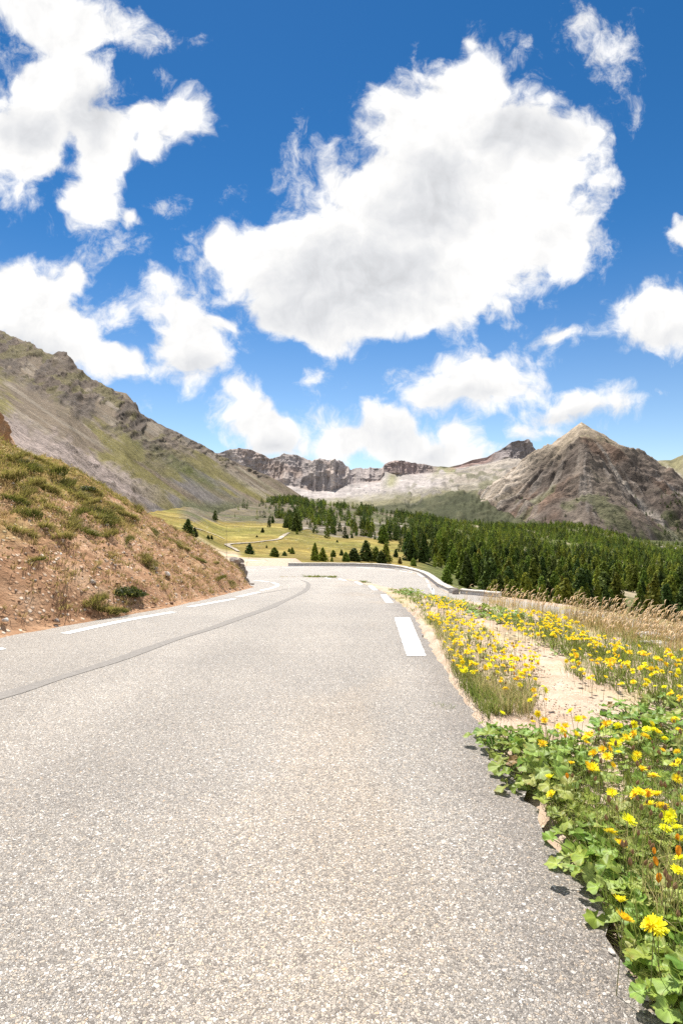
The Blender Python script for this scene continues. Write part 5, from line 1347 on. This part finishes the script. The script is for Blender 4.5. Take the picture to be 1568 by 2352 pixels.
for i, (d_, p_, h, z) in enumerate(fl2):
    tx, ty = RS.normal(-.1, .38), RS.normal(.05, .38)
    s = (.62 + .6 * RS.beta(2.5, 1.6)) * (1.05 if z == 'near' else 1.0)
    if i < 292:
        r_ = empty('yellow_flower', p_, RS.uniform(0, 6.28)); r_.rotation_euler = (ty * .3, tx * .3, RS.uniform(0, 6.28))
        hh = link_mesh('flower_head', HEADS[i % 5], r_); hh.rotation_euler = (ty, tx, 0); hh.scale = (s, s, s)
        ss = link_mesh('stem', STEMS[i % 5], r_); ss.scale = (.16, .16, h + .01)
        tag(r_, FLAB[z][0], 'flower', FLAB[z][1])
    else:
        V, F, C = hd[i % 5]; Rm = np.array(Euler((ty, tx, RS.uniform(0, 6.28))).to_matrix())
        FS.add((V * s * 1.1) @ Rm.T + p_, F, C)
        tube(FS, [p_ - np.array([RS.normal(0, .015), RS.normal(0, .015), h + .01]), p_ - np.array([0, 0, .003])], [.0016, .0014], (.24, .25, .09), 3)
fo = FS.mesh('small_flowers', M_PETAL, None, False); tag(fo, 'many more small yellow flowers farther along the verge', 'flowers', kind='stuff')
# withered heads on thin stalks
wl = 0
def wither(poly, n, h0, h1, lab, grp):
    global wl
    for q in zone_pts(poly, n):
        h = RS.uniform(h0, h1); r_ = empty('withered_flower', q + np.array([0, 0, h]), RS.uniform(0, 6.28)); r_.rotation_euler = (RS.normal(0, .15), RS.normal(0, .15), 0)
        a = link_mesh('seed_head', BUDY if RS.uniform() < .12 else BUD, r_); s = RS.uniform(.8, 1.3); a.scale = (s, s, s)
        ss = link_mesh('stem', STEMS[wl % 5], r_); ss.scale = (.13, .13, h + .01); wl += 1
        tag(r_, lab, 'flower', grp)
wither([(1290, 1850), (1420, 2080), (1568, 2260), (1568, 1850), (1420, 1800)], 42, .14, .27, 'brown withered seed head on a thin stalk at the near road edge', 'withered heads by the near road edge')
wither([(1200, 1700), (1300, 1860), (1568, 1850), (1568, 1720)], 26, .10, .22, 'brown withered head among the broad leaves at the right', 'withered heads among the broad leaves')
wither([(1030, 1460), (1100, 1580), (1230, 1640), (1230, 1540), (1100, 1440)], 55, .07, .15, 'small withered head among the yellow flowers of the road edge strip', 'withered heads in the strip')

#@@PART3@@
# ------------------------------------------------------------------ sky, sun, camera
SUN_AZ, SUN_EL = math.radians(-13), math.radians(57)      # azimuth from +Y towards +X
sd = Vector((math.sin(SUN_AZ) * math.cos(SUN_EL), math.cos(SUN_AZ) * math.cos(SUN_EL), math.sin(SUN_EL)))
sl = bpy.data.lights.new('sun', 'SUN'); sl.energy = 4.8; sl.angle = math.radians(.5); sl.color = (1.0, .955, .88)
so = bpy.data.objects.new('sun', sl); COL.objects.link(so); so.rotation_euler = sd.to_track_quat('Z', 'Y').to_euler()

w = bpy.data.worlds.new('World'); sc.world = w; w.use_nodes = True
nt = w.node_tree
for n in list(nt.nodes): nt.nodes.remove(n)
L = nt.links.new
out = N(nt, 'ShaderNodeOutputWorld'); bg = N(nt, 'ShaderNodeBackground'); L(bg.outputs[0], out.inputs[0])
bg.inputs['Strength'].default_value = 0.075
sky = N(nt, 'ShaderNodeTexSky', sky_type='NISHITA'); sky.sun_disc = False
sky.sun_elevation = SUN_EL; sky.sun_rotation = SUN_AZ; sky.altitude = 2200; sky.air_density = 1.1; sky.dust_density = .08; sky.ozone_density = 2.0
tc = N(nt, 'ShaderNodeTexCoord'); sep = N(nt, 'ShaderNodeSeparateXYZ'); L(tc.outputs['Generated'], sep.inputs[0])
def math_(op, a, b=None, c=None, clamp=False):
    n = N(nt, 'ShaderNodeMath', operation=op); n.use_clamp = clamp
    for i, v in enumerate((a, b, c)):
        if v is None: continue
        if isinstance(v, (int, float)): n.inputs[i].default_value = v
        else: L(v, n.inputs[i])
    return n.outputs[0]
def smooth(v, a, b, to0=0.0, to1=1.0):
    n = N(nt, 'ShaderNodeMapRange', interpolation_type='SMOOTHSTEP'); L(v, n.inputs[0])
    for i, q in enumerate((a, b, to0, to1)): n.inputs[1 + i].default_value = q
    return n.outputs[0]
# clouds live on a plane of directions: (x/y, z/y) towards the valley head
yy = math_('MAXIMUM', sep.outputs[1], .08)
u = math_('DIVIDE', sep.outputs[0], yy); v = math_('DIVIDE', sep.outputs[2], yy)
cmb = N(nt, 'ShaderNodeCombineXYZ'); L(u, cmb.inputs[0]); L(v, cmb.inputs[1]); P0 = cmb.outputs[0]
# two scales of turbulence push the outlines about
def warp(P, scale, amt, det):
    n = N(nt, 'ShaderNodeTexNoise'); n.inputs['Scale'].default_value = scale; n.inputs['Detail'].default_value = det; n.inputs['Roughness'].default_value = .6
    L(P, n.inputs['Vector'])
    s = N(nt, 'ShaderNodeVectorMath', operation='SUBTRACT'); s.inputs[1].default_value = (.5, .5, .5); L(n.outputs['Color'], s.inputs[0])
    m = N(nt, 'ShaderNodeVectorMath', operation='MULTIPLY_ADD'); m.inputs[1].default_value = (amt, amt, 0); L(s.outputs[0], m.inputs[0]); L(P, m.inputs[2])
    return m.outputs[0]
PW = warp(P0, 5.5, .10, 3)
def blobs(P, lst, k=.18):
    acc = None; Pb = P
    for (x, y, rx, ry, ang) in lst:
        if acc is not None:       # ties each step to the one before, so that the shader needs little memory
            tie = N(nt, 'ShaderNodeVectorMath', operation='MULTIPLY_ADD'); tie.inputs[1].default_value = (1e-6, 1e-6, 0); L(acc, tie.inputs[0]); L(Pb, tie.inputs[2]); P = tie.outputs[0]
        mp = N(nt, 'ShaderNodeMapping', vector_type='TEXTURE'); L(P, mp.inputs[0])
        mp.inputs['Location'].default_value = ((x - CX) / FPX, (CY - y) / FPX, 0); mp.inputs['Rotation'].default_value = (0, 0, math.radians(ang)); mp.inputs['Scale'].default_value = (rx / FPX, ry / FPX, 1)
        ln = N(nt, 'ShaderNodeVectorMath', operation='LENGTH'); L(mp.outputs[0], ln.inputs[0])
        fld = math_('SUBTRACT', 1.0, ln.outputs[1])
        wg = min(1.0, (min(rx, ry) / 80.0) ** .7)       # small puffs yield more to the turbulence
        if wg < .9: fld = math_('MULTIPLY_ADD', fld, wg, -.05 * (1 - wg))
        acc = fld if acc is None else math_('SMOOTH_MAX', fld, acc, k)
    return acc
THICK = [  # cumulus: centre, radii, tilt
    (1000, 575, 130, 110, 0), (520, 560, 60, 70, 0), (290, 470, 40, 40, 0),
    (1085, 215, 130, 120, 0), (1082, 100, 42, 55, 5), (1180, 330, 190, 140, -20), (980, 330, 170, 150, 30), (1095, 150, 45, 95, 5), (900, 470, 240, 150, 30), (1110, 470, 230, 190, 0), (690, 570, 215, 110, 10), (640, 610, 160, 90, 0), (830, 640, 290, 130, 5), (690, 715, 170, 90, -8), (860, 730, 230, 70, 6),
    (1030, 660, 160, 110, 20), (1300, 300, 90, 62, 10), (1275, 540, 95, 110, 10), (1230, 430, 90, 110, 0),
    (130, 60, 190, 90, -8), (140, 200, 150, 150, 0), (70, 330, 150, 140, 0), (230, 330, 120, 130, 0), (430, 255, 80, 62, -10), (330, 260, 80, 60, 10), (190, 445, 100, 75, 0), (355, 310, 60, 70, 0),
    (70, 690, 150, 110, -15), (175, 620, 55, 60, 0), (170, 770, 160, 90, -25), (280, 830, 100, 60, -15), (440, 790, 92, 100, 0), (410, 700, 80, 38, 15), (505, 745, 90, 42, -15), (350, 640, 42, 36, 0), (20, 640, 90, 60, 0),
    (1520, 735, 120, 78, 8), (1100, 870, 150, 68, 12), (1165, 885, 85, 44, 0), (1000, 905, 100, 42, 20), (1060, 920, 90, 30, 0), (1345, 933, 105, 32, 5), (1275, 962, 60, 22, 0), (600, 970, 110, 55, -32), (640, 1010, 62, 60, 0), (540, 910, 65, 28, -25),
    (790, 1010, 90, 58, 0), (890, 990, 90, 75, 0), (960, 1030, 90, 55, 0), (1050, 1010, 55, 60, 0), (850, 950, 45, 45, 0), (1075, 1050, 70, 40, 0), (1300, 770, 95, 40, 8), (1262, 990, 80, 16, 0),
    (1600, 540, 70, 70, 30)]
WISP = [(1390, 100, 110, 100, 50), (1340, 60, 90, 60, 30), (1400, 190, 60, 60, 40), (320, 85, 110, 80, -20), (60, 90, 130, 100, 0), (370, 150, 50, 40, -60), (1210, 100, 110, 45, 35), (1170, 180, 60, 40, 0), (670, 375, 125, 62, 32), (705, 320, 35, 55, 0), (390, 472, 80, 42, -38), (1465, 200, 25, 80, -20),
        (960, 90, 22, 70, -15), (950, 175, 90, 40, 30), (1230, 680, 55, 40, 0), (1180, 742, 55, 24, 5), (720, 880, 45, 40, 30), (800, 892, 42, 32, 0), (820, 810, 40, 30, 0), (1350, 590, 60, 90, 15), (530, 425, 28, 28, 0), (730, 965, 60, 24, 0), (335, 935, 34, 22, 0), (900, 880, 70, 40, 20), (560, 800, 60, 30, 0), (1480, 920, 70, 18, 0), (260, 560, 70, 50, 0), (160, 520, 60, 40, 0), (300, 720, 90, 70, 0), (1400, 970, 40, 14, 0), (240, 180, 90, 80, 0), (260, 690, 40, 30, 0)]
HOLE = [(290, 165, 75, 45, 20), (35, 80, 40, 40, 0), (290, 770, 34, 26, 0), (150, 345, 26, 26, 0), (345, 420, 60, 40, 0), (140, 440, 30, 50, 0)]
GREY = [(830, 640, 250, 120, 8), (990, 450, 170, 110, 30), (700, 720, 160, 60, 0), (1190, 300, 130, 70, 0), (215, 255, 80, 90, 0), (60, 830, 130, 90, -20), (890, 1000, 90, 45, 0), (990, 1040, 70, 40, 0), (1530, 780, 90, 26, 4), (1080, 910, 110, 24, 8), (60, 300, 80, 60, 0), (640, 1030, 60, 40, 0), (440, 840, 70, 40, 0), (1320, 955, 90, 14, 4)]
def turb(P, scale, det=8, rough=.62, zz=0.0):
    n = N(nt, 'ShaderNodeTexNoise', noise_dimensions='2D'); n.inputs['Scale'].default_value = scale; n.inputs['Detail'].default_value = det; n.inputs['Roughness'].default_value = rough
    o_ = N(nt, 'ShaderNodeVectorMath', operation='ADD'); o_.inputs[1].default_value = (zz, zz * .7, 0); L(P, o_.inputs[0]); L(o_.outputs[0], n.inputs['Vector'])
    return n.outputs['Fac']
def billow(P, scale, zz=0.0):
    """rounded cauliflower lumps: inverted cell distance at two scales"""
    tot = None
    for k, a in ((1, .6), (2.7, .4)):
        vr = N(nt, 'ShaderNodeTexVoronoi', feature='F1', voronoi_dimensions='2D'); vr.inputs['Scale'].default_value = scale * k
        o_ = N(nt, 'ShaderNodeVectorMath', operation='ADD'); o_.inputs[1].default_value = (zz + k, k, 0); L(P, o_.inputs[0]); L(o_.outputs[0], vr.inputs['Vector'])
        q = math_('MULTIPLY', math_('SUBTRACT', .5, vr.outputs['Distance']), a)
        tot = q if tot is None else math_('ADD', tot, q)
    return tot
PF = warp(PW, 30.0, .016, 4)          # fine curl for the fringes
nz = turb(PF, 8.0, 11, .68)
bw_ = billow(PF, 13.0)
thick = blobs(PW, THICK, .38)
hole = blobs(PW, HOLE, .1)
wisp = blobs(PW, WISP, .1)
f1 = math_('ADD', math_('ADD', math_('ADD', thick, math_('MULTIPLY', math_('MAXIMUM', math_('SUBTRACT', thick, .25), 0), 1.2)), math_('MULTIPLY', math_('SUBTRACT', nz, .5), 1.9)), math_('MULTIPLY', bw_, .62))
f1 = math_('SUBTRACT', f1, math_('MULTIPLY', smooth(hole, -.9, .6), .85))
a1 = smooth(f1, -.12, .50)
nw = turb(PF, 11.0, 10, .70, 3.0)
f2 = math_('ADD', wisp, math_('MULTIPLY', math_('SUBTRACT', nw, .53), 3.6))
f2 = math_('SUBTRACT', f2, math_('MULTIPLY', math_('MAXIMUM', hole, 0), .6))
a2 = math_('MULTIPLY', smooth(f2, .05, 1.25), .9)
alpha = math_('SUBTRACT', 1.0, math_('MULTIPLY', math_('SUBTRACT', 1.0, a1), math_('SUBTRACT', 1.0, a2)))
gate = math_('MULTIPLY', smooth(sep.outputs[1], .3, .42), smooth(sep.outputs[2], -.02, .01))
# density gradient towards the sun (upper left) models the lumps; thick undersides go grey
off = N(nt, 'ShaderNodeVectorMath', operation='ADD'); off.inputs[1].default_value = (-.012, .022, 0); L(PW, off.inputs[0])
nza = turb(PW, 8.0, 5, .6); nz2 = turb(off.outputs[0], 8.0, 5, .6)
rel = math_('MULTIPLY', math_('SUBTRACT', nza, nz2), 1.0)
grey = blobs(PW, GREY, .2)
gsh = smooth(math_('ADD', grey, math_('MULTIPLY', math_('SUBTRACT', nza, .5), .55)), -.35, .85)
lum = math_('SUBTRACT', math_('ADD', 1.03, math_('MULTIPLY', rel, .55)), math_('MULTIPLY', gsh, .29))
lum = math_('MINIMUM', math_('MAXIMUM', lum, .66), 1.08)
CLOUD = 7.55
cc_ = N(nt, 'ShaderNodeMix', data_type='RGBA'); cc_.inputs[6].default_value = (.965, .98, 1.01, 1); cc_.inputs[7].default_value = (1.0, .995, .985, 1)
L(smooth(lum, .75, 1.0), cc_.inputs[0])
cs = N(nt, 'ShaderNodeVectorMath', operation='SCALE'); L(cc_.outputs[2], cs.inputs[0]); L(math_('MULTIPLY', lum, CLOUD), cs.inputs['Scale'])
hsv = N(nt, 'ShaderNodeHueSaturation'); L(smooth(sep.outputs[2], .05, .45, 1.08, 1.34), hsv.inputs['Saturation']); L(smooth(sep.outputs[2], .05, .62, .98, .80), hsv.inputs['Value']); L(sky.outputs[0], hsv.inputs['Color'])
mixs = N(nt, 'ShaderNodeMix', data_type='RGBA'); L(alpha, mixs.inputs[0]); L(hsv.outputs[0], mixs.inputs[6]); L(cs.outputs[0], mixs.inputs[7])
bg2 = N(nt, 'ShaderNodeBackground'); bg2.inputs['Strength'].default_value = 0.075
nb = N(nt, 'ShaderNodeTexNoise'); nb.inputs['Scale'].default_value = 2.2; nb.inputs['Detail'].default_value = 3; L(tc.outputs['Generated'], nb.inputs['Vector'])  # unseen clouds outside the view, added to brighten the shadows
mb = N(nt, 'ShaderNodeMix', data_type='RGBA'); L(math_('MULTIPLY', smooth(nb.outputs['Fac'], .44, .6), smooth(sep.outputs[2], 0, .1)), mb.inputs[0]); L(hsv.outputs[0], mb.inputs[6]); mb.inputs[7].default_value = (9.0, 9.0, 9.1, 1)
L(mb.outputs[2], bg.inputs[0]); L(mixs.outputs[2], bg2.inputs[0])
mxs = N(nt, 'ShaderNodeMixShader'); L(gate, mxs.inputs[0]); L(bg.outputs[0], mxs.inputs[1]); L(bg2.outputs[0], mxs.inputs[2]); L(mxs.outputs[0], out.inputs[0])
w.cycles.sampling_method = 'MANUAL'; w.cycles.sample_map_resolution = 512

cam = bpy.data.cameras.new('camera'); cam.sensor_fit = 'HORIZONTAL'; cam.sensor_width = 24.0; cam.lens = 24.0 * FPX / 1568.0
cam.clip_start = .05; cam.clip_end = 20000
co = bpy.data.objects.new('camera', cam); COL.objects.link(co); co.location = (0, 0, CAMZ); co.rotation_euler = (math.radians(90), 0, 0)
sc.camera = co
sc.view_settings.view_transform = 'Standard'; sc.view_settings.look = 'None'; sc.view_settings.gamma = 1.0; sc.view_settings.exposure = 0.85
sc.cycles.max_bounces = 6; sc.cycles.diffuse_bounces = 3; sc.cycles.glossy_bounces = 2; sc.cycles.transmission_bounces = 4; sc.cycles.transparent_max_bounces = 6
sc.cycles.use_denoising = False
